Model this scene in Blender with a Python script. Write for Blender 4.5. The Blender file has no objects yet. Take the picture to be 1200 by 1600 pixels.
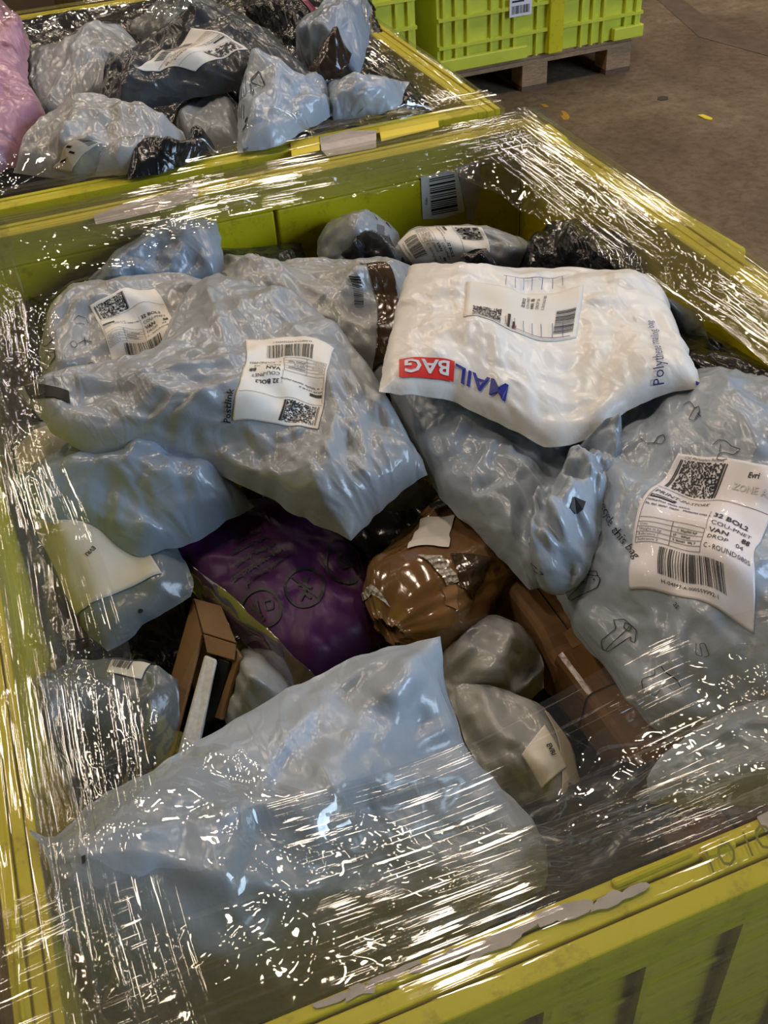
import bpy, bmesh, math, random
import numpy as np
from mathutils import Vector
from mathutils.bvhtree import BVHTree

# ------------------------------------------------------------------ camera, world, lights, exposure
SC = bpy.context.scene
COL = SC.collection
ZR = 0.95                      # height of the crate rims above the floor
W, D = 0.858, 1.146            # inside of the crate rim
PITCH, ROLL, YAW = 0.70870979, 0.0751141, 0.32300286
CAM = np.array([0.10958949, -0.27919301, 0.60447925])   # camera, measured from the near crate's front left rim corner
FPX = 1617.0
_f = np.array([math.sin(YAW)*math.cos(PITCH), math.cos(YAW)*math.cos(PITCH), -math.sin(PITCH)])
_x = np.array([math.cos(YAW), -math.sin(YAW), 0.0])
_y = np.cross(_f, _x)
_c, _s = math.cos(ROLL), math.sin(ROLL)
ROT = np.array([_c*_x+_s*_y, -_s*_x+_c*_y, _f])

cd = bpy.data.cameras.new('camera')
cam = bpy.data.objects.new('camera', cd)
COL.objects.link(cam)
cd.sensor_fit = 'VERTICAL'
cd.sensor_height = 36.0
cd.lens = FPX*36.0/1600.0
cd.clip_start = 0.02
from mathutils import Matrix
m = Matrix(((ROT[0][0], -ROT[1][0], -ROT[2][0], CAM[0]),
            (ROT[0][1], -ROT[1][1], -ROT[2][1], CAM[1]),
            (ROT[0][2], -ROT[1][2], -ROT[2][2], CAM[2]+ZR),
            (0, 0, 0, 1)))
cam.matrix_world = m
SC.camera = cam

wd = bpy.data.worlds.new('warehouse_air')
SC.world = wd
wd.use_nodes = True
bg = wd.node_tree.nodes['Background']
bg.inputs[0].default_value = (0.62, 0.70, 0.85, 1)
bg.inputs[1].default_value = 0.02

def area(name, loc, target, sx, sy, power, col):
    l = bpy.data.lights.new(name, 'AREA')
    l.shape = 'RECTANGLE'; l.size = sx; l.size_y = sy
    l.energy = power; l.color = col
    o = bpy.data.objects.new(name, l); COL.objects.link(o)
    o.location = loc
    o.rotation_euler = (Vector(target)-Vector(loc)).to_track_quat('-Z', 'Y').to_euler()
    return o

WARM = (1.0, 0.82, 0.64)
# high bay lamps in rows over the hall
for row, ly in enumerate((1.6, 4.8, 8.0, 11.2)):
    for lx in (-5.6, -2.2, 1.2, 4.6, 8.0):
        area('high_bay_lamp', (lx+0.8*(row % 2), ly, 6.0), (lx+0.8*(row % 2), ly, 0), 0.26, 1.0, 78, WARM)
# daylight from the open loading door across the hall
area('loading_door_daylight', (5.4, -3.6, 3.1), (0.5, 0.6, 0.95), 3.0, 2.8, 520, (0.56, 0.75, 1.0))

SC.view_settings.view_transform = 'Standard'
SC.view_settings.look = 'None'
SC.view_settings.exposure = -0.60
SC.view_settings.gamma = 1.0
SC.view_settings.use_curve_mapping = False
SC.cycles.transparent_max_bounces = 10
SC.cycles.max_bounces = 4
SC.cycles.diffuse_bounces = 3
SC.cycles.use_adaptive_sampling = True
SC.cycles.adaptive_threshold = 0.05
SC.cycles.glossy_bounces = 3
SC.cycles.sample_clamp_indirect = 6.0

# ------------------------------------------------------------------ helpers
def ray(u, v):
    return ROT.T @ np.array([(u-600)/FPX, (v-800)/FPX, 1.0])

def un(u, v, z):
    """place in the hall (rim height = 0) of a thing that shows at u, v and stands at height z"""
    d = ray(u, v)
    return CAM + (z-CAM[2])/d[2]*d

def proj(P):
    q = (np.asarray(P)-CAM) @ ROT.T
    return np.stack([600+FPX*q[..., 0]/q[..., 2], 800+FPX*q[..., 1]/q[..., 2]], -1)

NEAR = (0.006, W-0.006, 0.006, D-0.006)
FAR = (0.006, W-0.006, 1.285, 2.24)
def inside(u, v, z, box):
    p = un(u, v, z)
    if box is None: return p
    for _ in range(60):
        if z > 0.0 or (box[0] <= p[0] <= box[1] and box[2] <= p[1] <= box[3]): break
        z += 0.01
        p = un(u, v, z)
    return p

def link(o, parent=None):
    COL.objects.link(o)
    if parent is not None: o.parent = parent
    return o

def mesh_obj(name, verts, faces, mat=None, parent=None, smooth=False, uv=None):
    me = bpy.data.meshes.new(name)
    verts = np.asarray(verts, dtype=np.float64).reshape(-1, 3)
    me.from_pydata(verts.tolist(), [], [tuple(map(int, f)) for f in faces])
    if smooth:
        me.polygons.foreach_set('use_smooth', np.ones(len(me.polygons), dtype=bool))
    if uv is not None:
        lay = me.uv_layers.new(name='UVMap')
        li = np.empty(len(me.loops), dtype=np.int32); me.loops.foreach_get('vertex_index', li)
        lay.data.foreach_set('uv', np.asarray(uv, dtype=np.float32)[li].ravel())
    me.update()
    o = bpy.data.objects.new(name, me)
    if mat is not None: me.materials.append(mat)
    return link(o, parent)

def tag(o, label=None, cat=None, group=None, kind=None):
    if label: o['label'] = label
    if cat: o['category'] = cat
    if group: o['group'] = group
    if kind: o['kind'] = kind
    return o

def empty(name, loc=(0, 0, 0)):
    o = bpy.data.objects.new(name, None); COL.objects.link(o); o.location = loc
    o.empty_display_size = 0.05
    return o

UP = np.array([0, 0, ZR])

class MB:
    """collects boxes, prisms and bars of one part"""
    def __init__(s): s.v = []; s.f = []
    def add(s, vs, fs):
        n = len(s.v); s.v += [tuple(map(float, p)) for p in vs]; s.f += [tuple(i+n for i in f) for f in fs]
    def box(s, x0, x1, y0, y1, z0, z1):
        s.add([(x0, y0, z0), (x1, y0, z0), (x1, y1, z0), (x0, y1, z0), (x0, y0, z1), (x1, y0, z1), (x1, y1, z1), (x0, y1, z1)],
              [(0, 3, 2, 1), (4, 5, 6, 7), (0, 1, 5, 4), (1, 2, 6, 5), (2, 3, 7, 6), (3, 0, 4, 7)])
    def slab(s, quad, t):
        """a sheet with four corners and a thickness"""
        q = [np.array(p, float) for p in quad]
        n = np.cross(q[1]-q[0], q[3]-q[0]); n /= np.linalg.norm(n)
        vs = [p+n*t/2 for p in q]+[p-n*t/2 for p in q]
        s.add(vs, [(0, 1, 2, 3), (7, 6, 5, 4), (0, 4, 5, 1), (1, 5, 6, 2), (2, 6, 7, 3), (3, 7, 4, 0)])
    def build(s, name, mat, parent=None, bevel=0, smooth=False, loc=None):
        o = mesh_obj(name, s.v, s.f, mat, parent, smooth)
        if loc is not None: o.location = loc
        if bevel:
            b = o.modifiers.new('edge', 'BEVEL'); b.width = bevel; b.segments = 2; b.limit_method = 'ANGLE'
        return o

# ------------------------------------------------------------------ materials
def new_mat(name):
    m = bpy.data.materials.new(name); m.use_nodes = True
    nt = m.node_tree
    return m, nt, nt.nodes['Principled BSDF']

def nd(nt, typ, **kw):
    n = nt.nodes.new(typ)
    for k, v in kw.items():
        if k.startswith('i_'):
            key = k[2:]
            n.inputs[int(key) if key.isdigit() else key].default_value = v
        else: setattr(n, k, v)
    return n

def coords(nt, scale=(1, 1, 1), rot=(0, 0, 0), src='Object'):
    tc = nd(nt, 'ShaderNodeTexCoord'); mp = nd(nt, 'ShaderNodeMapping')
    mp.inputs['Scale'].default_value = scale; mp.inputs['Rotation'].default_value = rot
    nt.links.new(tc.outputs[src], mp.inputs['Vector'])
    return mp.outputs['Vector']

def noise(nt, vec, scale, detail=4, rough=0.55, dist=0.0):
    n = nd(nt, 'ShaderNodeTexNoise', i_Scale=scale, i_Detail=detail, i_Roughness=rough, i_Distortion=dist)
    nt.links.new(vec, n.inputs['Vector'])
    return n.outputs['Fac']

def ramp(nt, fac, stops):
    r = nd(nt, 'ShaderNodeValToRGB')
    el = r.color_ramp.elements
    while len(el) < len(stops): el.new(0.5)
    for e, (p, c) in zip(el, stops):
        e.position = p; e.color = (*c, 1) if len(c) == 3 else c
    nt.links.new(fac, r.inputs['Fac'])
    return r.outputs['Color']

def bump(nt, height, strength, dist, normal=None):
    b = nd(nt, 'ShaderNodeBump', i_Strength=strength, i_Distance=dist)
    nt.links.new(height, b.inputs['Height'])
    if normal is not None: nt.links.new(normal, b.inputs['Normal'])
    return b.outputs['Normal']

def poly_mat(name, col, rough=0.36, var=0.10, crumple=0.30, coat=0.12, spec=0.5):
    """thin polythene mailer: soft sheen, fine crumples"""
    m, nt, b = new_mat(name)
    v = coords(nt)
    n1 = noise(nt, v, 9, 3)
    c0 = tuple(min(1, c*(1-var)) for c in col); c1 = tuple(min(1, c*(1+var)) for c in col)
    nt.links.new(ramp(nt, n1, [(0.3, c0), (0.7, c1)]), b.inputs['Base Color'])
    b.inputs['Roughness'].default_value = rough
    b.inputs['Specular IOR Level'].default_value = spec
    b.inputs['Coat Weight'].default_value = coat
    b.inputs['Coat Roughness'].default_value = 0.16
    wv = nd(nt, 'ShaderNodeTexNoise', i_Scale=11.0, i_Detail=1.0)
    vr = coords(nt, (1.0, 0.4, 0.8), (0.3, 0.2, 0.7))
    nt.links.new(vr, wv.inputs['Vector'])
    sc_ = nd(nt, 'ShaderNodeVectorMath', operation='SCALE', i_Scale=0.09)
    mx = nd(nt, 'ShaderNodeVectorMath', operation='ADD')
    nt.links.new(wv.outputs['Color'], sc_.inputs[0]); nt.links.new(vr, mx.inputs[0]); nt.links.new(sc_.outputs[0], mx.inputs[1])
    nA = None
    for k, (sc2, st2, d2, wd2) in enumerate(((17.0, 0.5, 0.003, 0.11), (46.0, 0.45, 0.0014, 0.16))):      # network of thin creases
        vo = nd(nt, 'ShaderNodeTexVoronoi', feature='DISTANCE_TO_EDGE', i_Scale=sc2)
        nt.links.new(mx.outputs[0], vo.inputs['Vector'])
        mr = nd(nt, 'ShaderNodeMapRange', interpolation_type='SMOOTHSTEP'); mr.inputs['From Max'].default_value = wd2
        nt.links.new(vo.outputs['Distance'], mr.inputs['Value'])
        mk = nd(nt, 'ShaderNodeMapRange'); mk.inputs['From Min'].default_value = 0.45; mk.inputs['From Max'].default_value = 0.62
        nt.links.new(noise(nt, v, 9.0+7*k, 2), mk.inputs['Value'])
        iv = nd(nt, 'ShaderNodeMath', operation='SUBTRACT'); iv.inputs[0].default_value = 1.0
        nt.links.new(mr.outputs[0], iv.inputs[1])
        mu = nd(nt, 'ShaderNodeMath', operation='MULTIPLY')
        nt.links.new(iv.outputs[0], mu.inputs[0]); nt.links.new(mk.outputs[0], mu.inputs[1])
        nA = bump(nt, mu.outputs[0], st2*crumple*2.2, d2, nA)
    nB = bump(nt, noise(nt, vr, 95, 2, 0.55, 1.5), crumple*0.8, 0.0014, nA)
    nt.links.new(nB, b.inputs['Normal'])
    nt.links.new(nB, b.inputs['Coat Normal'])
    return m

def plain_mat(name, col, rough=0.5, metal=0.0, spec=0.5, var=0.0, nscale=20, coat=0.0):
    m, nt, b = new_mat(name)
    b.inputs['Roughness'].default_value = rough; b.inputs['Metallic'].default_value = metal
    b.inputs['Specular IOR Level'].default_value = spec; b.inputs['Coat Weight'].default_value = coat
    if var:
        n1 = noise(nt, coords(nt), nscale, 5)
        nt.links.new(ramp(nt, n1, [(0.3, tuple(c*(1-var) for c in col)), (0.7, tuple(min(1, c*(1+var)) for c in col))]), b.inputs['Base Color'])
    else:
        b.inputs['Base Color'].default_value = (*col, 1)
    return m

def film_mat(name, streak=None, tint=(0.97, 0.97, 0.95), fine=1.0, gloss=0.05):
    """clear stretch film: see-through with sharp glints on its creases"""
    m = bpy.data.materials.new(name); m.use_nodes = True
    nt = m.node_tree
    for n in list(nt.nodes):
        if n.type != 'OUTPUT_MATERIAL': nt.nodes.remove(n)
    out = nt.nodes['Material Output']
    tr = nd(nt, 'ShaderNodeBsdfTransparent'); tr.inputs[0].default_value = (*tint, 1)
    gl = nd(nt, 'ShaderNodeBsdfGlossy', i_Roughness=gloss); gl.inputs['Color'].default_value = (1, 1, 1, 1)
    df = nd(nt, 'ShaderNodeBsdfDiffuse'); df.inputs['Color'].default_value = (0.8, 0.8, 0.78, 1)
    if streak:
        v = coords(nt, streak, src='UV')
        N = bump(nt, noise(nt, v, 1.0, 2, 0.6, 0.3), 0.6*fine, 0.0012)
        N = bump(nt, noise(nt, coords(nt), 24, 1, 0.5, 0.8), 0.10*fine, 0.004, N)
    else:
        v = coords(nt)
        N = bump(nt, noise(nt, v, 38, 1, 0.5, 1.2), 0.25*fine, 0.004)
    nt.links.new(N, gl.inputs['Normal'])
    fr = nd(nt, 'ShaderNodeFresnel', i_IOR=1.5)
    ma = nd(nt, 'ShaderNodeMath', operation='MULTIPLY_ADD'); ma.inputs[1].default_value = 0.9; ma.inputs[2].default_value = 0.03
    ma.use_clamp = True
    nt.links.new(fr.outputs[0], ma.inputs[0])
    mn = nd(nt, 'ShaderNodeMath', operation='MINIMUM'); mn.inputs[1].default_value = 0.16
    nt.links.new(ma.outputs[0], mn.inputs[0])
    m1 = nd(nt, 'ShaderNodeMixShader', i_Fac=0.018)
    nt.links.new(tr.outputs[0], m1.inputs[1]); nt.links.new(df.outputs[0], m1.inputs[2])
    m2 = nd(nt, 'ShaderNodeMixShader')
    nt.links.new(mn.outputs[0], m2.inputs['Fac'])
    nt.links.new(m1.outputs[0], m2.inputs[1]); nt.links.new(gl.outputs[0], m2.inputs[2])
    nt.links.new(m2.outputs[0], out.inputs['Surface'])
    return m

def crate_mat():
    m, nt, b = new_mat('crate_plastic')
    v = coords(nt)
    c = ramp(nt, noise(nt, v, 3.0, 6, 0.6), [(0.25, (0.55, 0.45, 0.003)), (0.6, (0.66, 0.575, 0.004)), (0.85, (0.72, 0.64, 0.010))])
    g = ramp(nt, noise(nt, coords(nt, (1, 1, 1)), 38, 6, 0.75), [(0.33, (0.30, 0.26, 0.02)), (0.46, (1, 1, 1))])
    mx = nd(nt, 'ShaderNodeMix', data_type='RGBA', blend_type='MULTIPLY'); mx.inputs[0].default_value = 0.45
    nt.links.new(c, mx.inputs[6]); nt.links.new(g, mx.inputs[7])
    nt.links.new(mx.outputs[2], b.inputs['Base Color'])
    b.inputs['Roughness'].default_value = 0.42
    nt.links.new(bump(nt, noise(nt, v, 70, 4), 0.15, 0.002), b.inputs['Normal'])
    return m

def card_mat(name, col):
    m, nt, b = new_mat(name)
    v = coords(nt)
    n1 = noise(nt, v, 7, 5, 0.6)
    n2 = noise(nt, coords(nt, (1, 1, 14)), 60, 3, 0.6)
    c = ramp(nt, n1, [(0.3, tuple(x*0.8 for x in col)), (0.7, tuple(x*1.15 for x in col))])
    nt.links.new(c, b.inputs['Base Color'])
    b.inputs['Roughness'].default_value = 0.75; b.inputs['Specular IOR Level'].default_value = 0.25
    nt.links.new(bump(nt, n2, 0.25, 0.001), b.inputs['Normal'])
    return m

def concrete_mat():
    m, nt, b = new_mat('stained_concrete')
    v = coords(nt)
    c = ramp(nt, noise(nt, v, 1.3, 9, 0.68, 0.4), [(0.30, (0.070, 0.047, 0.029)), (0.47, (0.135, 0.095, 0.060)), (0.58, (0.175, 0.128, 0.082)), (0.72, (0.29, 0.225, 0.155))])
    sp = ramp(nt, noise(nt, v, 26, 6, 0.75), [(0.36, (0.55, 0.52, 0.5)), (0.55, (1, 1, 1)), (0.74, (1.0, 0.98, 0.95))])
    mx = nd(nt, 'ShaderNodeMix', data_type='RGBA', blend_type='MULTIPLY'); mx.inputs[0].default_value = 0.8
    nt.links.new(c, mx.inputs[6]); nt.links.new(sp, mx.inputs[7])
    nt.links.new(mx.outputs[2], b.inputs['Base Color'])
    nt.links.new(ramp(nt, noise(nt, v, 3, 5), [(0.3, (0.55,)*3), (0.7, (0.8,)*3)]), b.inputs['Roughness'])
    b.inputs['Specular IOR Level'].default_value = 0.3
    nt.links.new(bump(nt, noise(nt, v, 45, 6, 0.7), 0.35, 0.004), b.inputs['Normal'])
    return m

def wood_mat(name, col):
    m, nt, b = new_mat(name)
    v = coords(nt, (1, 1, 6))
    n1 = noise(nt, v, 22, 5, 0.6, 1.2)
    nt.links.new(ramp(nt, n1, [(0.3, tuple(x*0.55 for x in col)), (0.65, col), (0.85, tuple(min(1, x*1.2) for x in col))]), b.inputs['Base Color'])
    b.inputs['Roughness'].default_value = 0.8
    nt.links.new(bump(nt, n1, 0.3, 0.002), b.inputs['Normal'])
    return m

def bubble_mat():
    m, nt, b = new_mat('bubble_wrap')
    v = coords(nt)
    vo = nd(nt, 'ShaderNodeTexVoronoi', feature='F1', i_Scale=170.0, i_Randomness=0.35)
    nt.links.new(v, vo.inputs['Vector'])
    b.inputs['Base Color'].default_value = (0.55, 0.52, 0.47, 1)
    b.inputs['Roughness'].default_value = 0.2
    b.inputs['Coat Weight'].default_value = 0.5
    nt.links.new(bump(nt, vo.outputs['Distance'], 1.0, 0.006), b.inputs['Normal'])
    return m

MAT = dict(
    crate=crate_mat(),
    crate_bg=plain_mat('crate_plastic_lime', (0.62, 0.66, 0.05), 0.45, var=0.12, nscale=5),
    slot=plain_mat('dark_gap', (0.012, 0.011, 0.006), 0.8),
    grey=poly_mat('mailer_grey', (0.31, 0.335, 0.36), 0.27),
    bluegrey=poly_mat('mailer_blue_grey', (0.235, 0.285, 0.35), 0.27),
    pale=poly_mat('mailer_pale_blue', (0.33, 0.385, 0.455), 0.27),
    lightgrey=poly_mat('mailer_light_grey', (0.345, 0.355, 0.36), 0.27),
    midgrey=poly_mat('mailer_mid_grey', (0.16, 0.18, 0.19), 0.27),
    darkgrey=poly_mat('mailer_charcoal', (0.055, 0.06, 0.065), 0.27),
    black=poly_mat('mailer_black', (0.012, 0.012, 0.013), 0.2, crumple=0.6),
    white=poly_mat('mailer_white', (0.80, 0.79, 0.76), 0.32, var=0.03, crumple=0.22),
    pink=poly_mat('mailer_pink', (0.42, 0.22, 0.30), 0.3),
    purple=poly_mat('mailer_purple', (0.050, 0.010, 0.062), 0.42, var=0.5, crumple=0.2, coat=0.0, spec=0.3),
    navy=poly_mat('mailer_navy', (0.01, 0.035, 0.09), 0.2),
    wine=poly_mat('mailer_wine', (0.20, 0.03, 0.06), 0.3),
    brown=poly_mat('packing_tape_brown', (0.055, 0.030, 0.014), 0.16, var=0.25, coat=0.5, crumple=0.25),
    tapegloss=poly_mat('parcel_tape', (0.20, 0.105, 0.04), 0.13, var=0.25, coat=0.6, crumple=0.14),
    tapebox=poly_mat('taped_cardboard', (0.19, 0.10, 0.04), 0.30, var=0.25, coat=0.15, crumple=0.5),
    darkbrown=poly_mat('mailer_brown_black', (0.035, 0.022, 0.016), 0.2),
    paper=plain_mat('label_paper', (0.78, 0.745, 0.68), 0.5, var=0.03),
    paperwhite=plain_mat('label_paper_white', (0.78, 0.76, 0.80), 0.4, var=0.02, coat=0.15),
    papercream=plain_mat('label_paper_cream', (0.62, 0.56, 0.47), 0.55, var=0.05),
    papergrey=plain_mat('torn_label_paper', (0.50, 0.44, 0.41), 0.7, var=0.15, nscale=60),
    ink=plain_mat('black_print', (0.012, 0.012, 0.014), 0.5),
    inkgrey=plain_mat('grey_print', (0.13, 0.13, 0.14), 0.5),
    inkfaint=plain_mat('faint_print', (0.58, 0.58, 0.59), 0.5),
    red=plain_mat('red_print', (0.72, 0.035, 0.03), 0.4),
    blue=plain_mat('blue_print', (0.02, 0.03, 0.30), 0.4),
    navyink=plain_mat('navy_print', (0.035, 0.035, 0.16), 0.4),
    card=card_mat('cardboard', (0.24, 0.135, 0.062)),
    carddark=card_mat('cardboard_dark', (0.12, 0.062, 0.03)),
    foam=plain_mat('polystyrene', (0.72, 0.72, 0.70), 0.8, var=0.12, nscale=220),
    blackplastic=plain_mat('black_plastic', (0.008, 0.008, 0.009), 0.45, spec=0.3),
    concrete=concrete_mat(),
    wood=wood_mat('pallet_wood', (0.42, 0.27, 0.15)),
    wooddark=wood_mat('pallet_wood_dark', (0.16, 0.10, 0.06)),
    bubble=bubble_mat(),
    wall=plain_mat('hall_wall', (0.05, 0.035, 0.025), 0.8, var=0.3, nscale=3),
    roof=plain_mat('hall_roof', (0.10, 0.09, 0.08), 0.8, var=0.2, nscale=2),
    paint=plain_mat('floor_paint', (0.42, 0.22, 0.02), 0.7, var=0.3, nscale=60),
    scrap=plain_mat('yellow_scrap', (0.75, 0.60, 0.03), 0.5),
    stain=plain_mat('oil_spot', (0.015, 0.012, 0.01), 0.5),
    film=film_mat('clear_film'),
    filmstreak=film_mat('clear_film_stretched', streak=(5.0, 150.0, 1.0)),
    clear=film_mat('clear_polythene', fine=0.12),
)
# ------------------------------------------------------------------ bag cloth
RNG = np.random.RandomState(7)

def spline(pts, n, jit=0.0, seed=0):
    """Catmull-Rom through the points, n samples evenly spaced along the length"""
    P = np.asarray(pts, float)
    if len(P) == 2:
        t = np.linspace(0, 1, n)[:, None]; return P[0]*(1-t)+P[1]*t
    Q = np.vstack([2*P[0]-P[1], P, 2*P[-1]-P[-2]])
    out = []
    for i in range(len(P)-1):
        a, b, c, d = Q[i:i+4]
        t = np.linspace(0, 1, 12, endpoint=False)[:, None]
        cr = 0.5*((2*b)+(c-a)*t+(2*a-5*b+4*c-d)*t**2+(3*b-a-3*c+d)*t**3)
        lin = b*(1-t)+c*t
        out.append(0.7*cr+0.3*lin)
    out.append(P[-1:])
    C = np.vstack(out)
    L = np.r_[0, np.cumsum(np.linalg.norm(np.diff(C, axis=0), axis=1))]
    s = np.linspace(0, L[-1], n)
    R = np.stack([np.interp(s, L, C[:, k]) for k in range(3)], 1)
    if jit:
        win = np.minimum(1, np.minimum(s, L[-1]-s)/0.02)
        for k in range(3):
            R[:, k] += win*jit*(perlin(s/0.045, np.zeros(n)+k*3.7, seed)+0.6*perlin(s/0.018, np.zeros(n)+k*5.1, seed+3))
    return R

def coons(sides, n, m, jit=0.0, seed=0):
    """sides: c0>c1, c1>c2, c2>c3, c3>c0 (3-d points). grid [n along c0>c1][m along c1>c2]"""
    b = spline(sides[0], n, jit, seed); r = spline(sides[1], m, jit, seed+1); t = spline(sides[2], n, jit, seed+2)[::-1]; l = spline(sides[3], m, jit, seed+3)[::-1]
    s = np.linspace(0, 1, n)[:, None, None]; q = np.linspace(0, 1, m)[None, :, None]
    return ((1-q)*b[:, None]+q*t[:, None]+(1-s)*l[None]+s*r[None]
            - ((1-s)*(1-q)*b[0]+s*(1-q)*b[-1]+(1-s)*q*t[0]+s*q*t[-1]))

def normals(M):
    du = np.gradient(M, axis=0); dv = np.gradient(M, axis=1)
    N = np.cross(du, dv); N /= np.linalg.norm(N, axis=-1, keepdims=True)+1e-12
    return N

def blur(A, k=1):
    for _ in range(k):
        B = np.pad(A, [(1, 1), (1, 1)]+[(0, 0)]*(A.ndim-2), mode='edge')
        A = (B[:-2, 1:-1]+B[2:, 1:-1]+B[1:-1, :-2]+B[1:-1, 2:]+2*B[1:-1, 1:-1])/6
    return A

def smooth_noise(n, m, k, rng):
    a = rng.randn(k+3, k+3)
    x = np.linspace(0, k, n); y = np.linspace(0, k, m)
    xi = x.astype(int); yi = y.astype(int); fx = (x-xi)[:, None]; fy = (y-yi)[None]
    fx = fx*fx*(3-2*fx); fy = fy*fy*(3-2*fy)
    g = lambda i, j: a[np.ix_(xi+i, yi+j)]
    return (g(0, 0)*(1-fx)+g(1, 0)*fx)*(1-fy)+(g(0, 1)*(1-fx)+g(1, 1)*fx)*fy

def perlin(x, y, seed=0):
    rs = np.random.RandomState(seed % 100003)
    g = rs.rand(64, 64)*2*math.pi; gx, gy = np.cos(g), np.sin(g)
    xi = np.floor(x).astype(int); yi = np.floor(y).astype(int); fx = x-xi; fy = y-yi
    def dot(i, j):
        a, b = (xi+i) % 64, (yi+j) % 64
        return gx[a, b]*(fx-i)+gy[a, b]*(fy-j)
    u = fx*fx*fx*(fx*(fx*6-15)+10); v = fy*fy*fy*(fy*(fy*6-15)+10)
    return (dot(0, 0)*(1-u)+dot(1, 0)*u)*(1-v)+(dot(0, 1)*(1-u)+dot(1, 1)*u)*v

def ridge1(p): return 1-np.minimum(1, np.abs(p)*2.4)-0.45

def ridges(x, y, seed, lams, aniso=1.7):
    """sharp fold lines of several sizes; about 1 high at the largest size"""
    out = 0
    for k, lam in enumerate(lams):
        rs = np.random.RandomState(seed*13+k); th = rs.rand()*math.pi
        c, s = math.cos(th), math.sin(th)
        wx = x+perlin(x/lam*0.5, y/lam*0.5, seed+k+40)*lam*0.7; wy = y+perlin(x/lam*0.5, y/lam*0.5, seed+k+60)*lam*0.7
        a = (wx*c+wy*s)/lam/aniso; b = (-wx*s+wy*c)/lam
        out = out+ridge1(perlin(a+7.3*k, b+3.1*seed, seed+k))*lam/lams[0]
    return out

def facets(x, y, lam, seed):
    """piecewise flat facets with sharp creases between them, about -1..1"""
    rs = np.random.RandomState(seed % 100003); val = rs.rand(64, 64)*2-1; jx = rs.rand(64, 64)
    a = x/lam; b = y/lam
    a = a+0.35*perlin(a*0.8, b*0.8, seed+1); b = b+0.35*perlin(a*0.8+9, b*0.8, seed+2)
    a, b = a+b*0.577, b*1.1547
    i = np.floor(a).astype(int); j = np.floor(b).astype(int); f = a-i; g = b-j
    v = lambda p, q: val[(i+p) % 64, (j+q) % 64]
    up = f+g > 1
    lo = v(0, 0)*(1-f-g)+v(1, 0)*f+v(0, 1)*g
    hi = v(1, 1)*(f+g-1)+v(0, 1)*(1-f)+v(1, 0)*(1-g)
    return np.where(up, hi, lo)

def fan_creases(gu, gv, seed, count):
    """long straight folds, most of them running in from the corners and edges"""
    rs = np.random.RandomState(seed+900); Lu, Lv = float(gu.max()), float(gv.max()); h = np.zeros_like(gu)
    cs = [(0, 0), (Lu, 0), (0, Lv), (Lu, Lv)]
    for k in range(count):
        if rs.rand() < 0.55: p0 = np.array(cs[rs.randint(4)], float)
        else: p0 = np.array([(rs.rand()*Lu, 0), (rs.rand()*Lu, Lv), (0, rs.rand()*Lv), (Lu, rs.rand()*Lv)][rs.randint(4)], float)
        p1 = np.array([Lu*(0.15+0.7*rs.rand()), Lv*(0.15+0.7*rs.rand())])
        d = p1-p0; L = np.linalg.norm(d)+1e-6; d /= L
        L *= 0.6+0.7*rs.rand()
        x, y = gu-p0[0], gv-p0[1]
        a = (x*d[0]+y*d[1])/L
        bend_ = 0.10*L*(rs.rand()-0.5)*np.sin(np.clip(a, 0, 1)*3.14)
        c = np.abs(-x*d[1]+y*d[0]+bend_)
        w = 0.005+(0.010+0.020*rs.rand())*np.clip(a, 0, 1)
        prof = np.clip(1-c/w, 0, 1)*np.sin(np.clip(a, 0, 1)*math.pi)**0.6
        h += prof*(w/0.02)*(0.35+0.65*rs.rand())*(1 if rs.rand() < 0.65 else -0.8)
    return h

def seg_creases(gu, gv, seed, count, th0, spread=0.9):
    """many short straight wrinkles, roughly along one direction, in loose clusters"""
    rs = np.random.RandomState(seed+500); h = np.zeros_like(gu); ax_ = gu[:, 0]; Lu, Lv = float(gu.max()), float(gv.max())
    c0 = None
    for k in range(count):
        if k % 7 == 0: c0 = np.array([rs.rand()*Lu, rs.rand()*Lv]); tc_ = th0+rs.uniform(-spread, spread)
        p0 = c0+rs.randn(2)*0.022; th = tc_+rs.randn()*0.28; L = rs.uniform(0.02, 0.085); w = rs.uniform(0.0045, 0.011)
        d = np.array([math.cos(th), math.sin(th)]); p1 = p0+d*L
        i0 = np.searchsorted(ax_, min(p0[0], p1[0])-w); i1 = np.searchsorted(ax_, max(p0[0], p1[0])+w)
        if i1-i0 < 2: continue
        x = gu[i0:i1]-p0[0]; y = gv[i0:i1]-p0[1]
        a = (x*d[0]+y*d[1])/L
        c = np.abs(-x*d[1]+y*d[0])
        h[i0:i1] += np.clip(1-c/w, 0, 1)*np.sin(np.clip(a, 0, 1)*math.pi)*w*rs.uniform(0.12, 0.38)*(1 if rs.rand() < 0.6 else -1)
    return h

def crumple_field(x, y, seed, lams, th):
    c, s = math.cos(th), math.sin(th)
    X = x*c+y*s; Y = -x*s+y*c
    h = 0
    for k, lam in enumerate(lams):
        h = h+(1.0, 0.55, 0.45, 0.4)[min(k, 3)]*facets(X/2.0, Y, lam*0.62, seed+17*k)*lam/lams[0]
    return h+0.22*ridges(x, y, seed, lams, 2.8)

def _con(X, a, b, L, ks, kc):
    A = X[a]; B = X[b]
    d = B-A
    l = np.sqrt((d*d).sum(-1))+1e-12
    e = (l-L)/l
    e = np.where(e > 0, ks*e, kc*e)*0.5
    c = d*e[..., None]
    X[a] = A+c; X[b] = B-c

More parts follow.
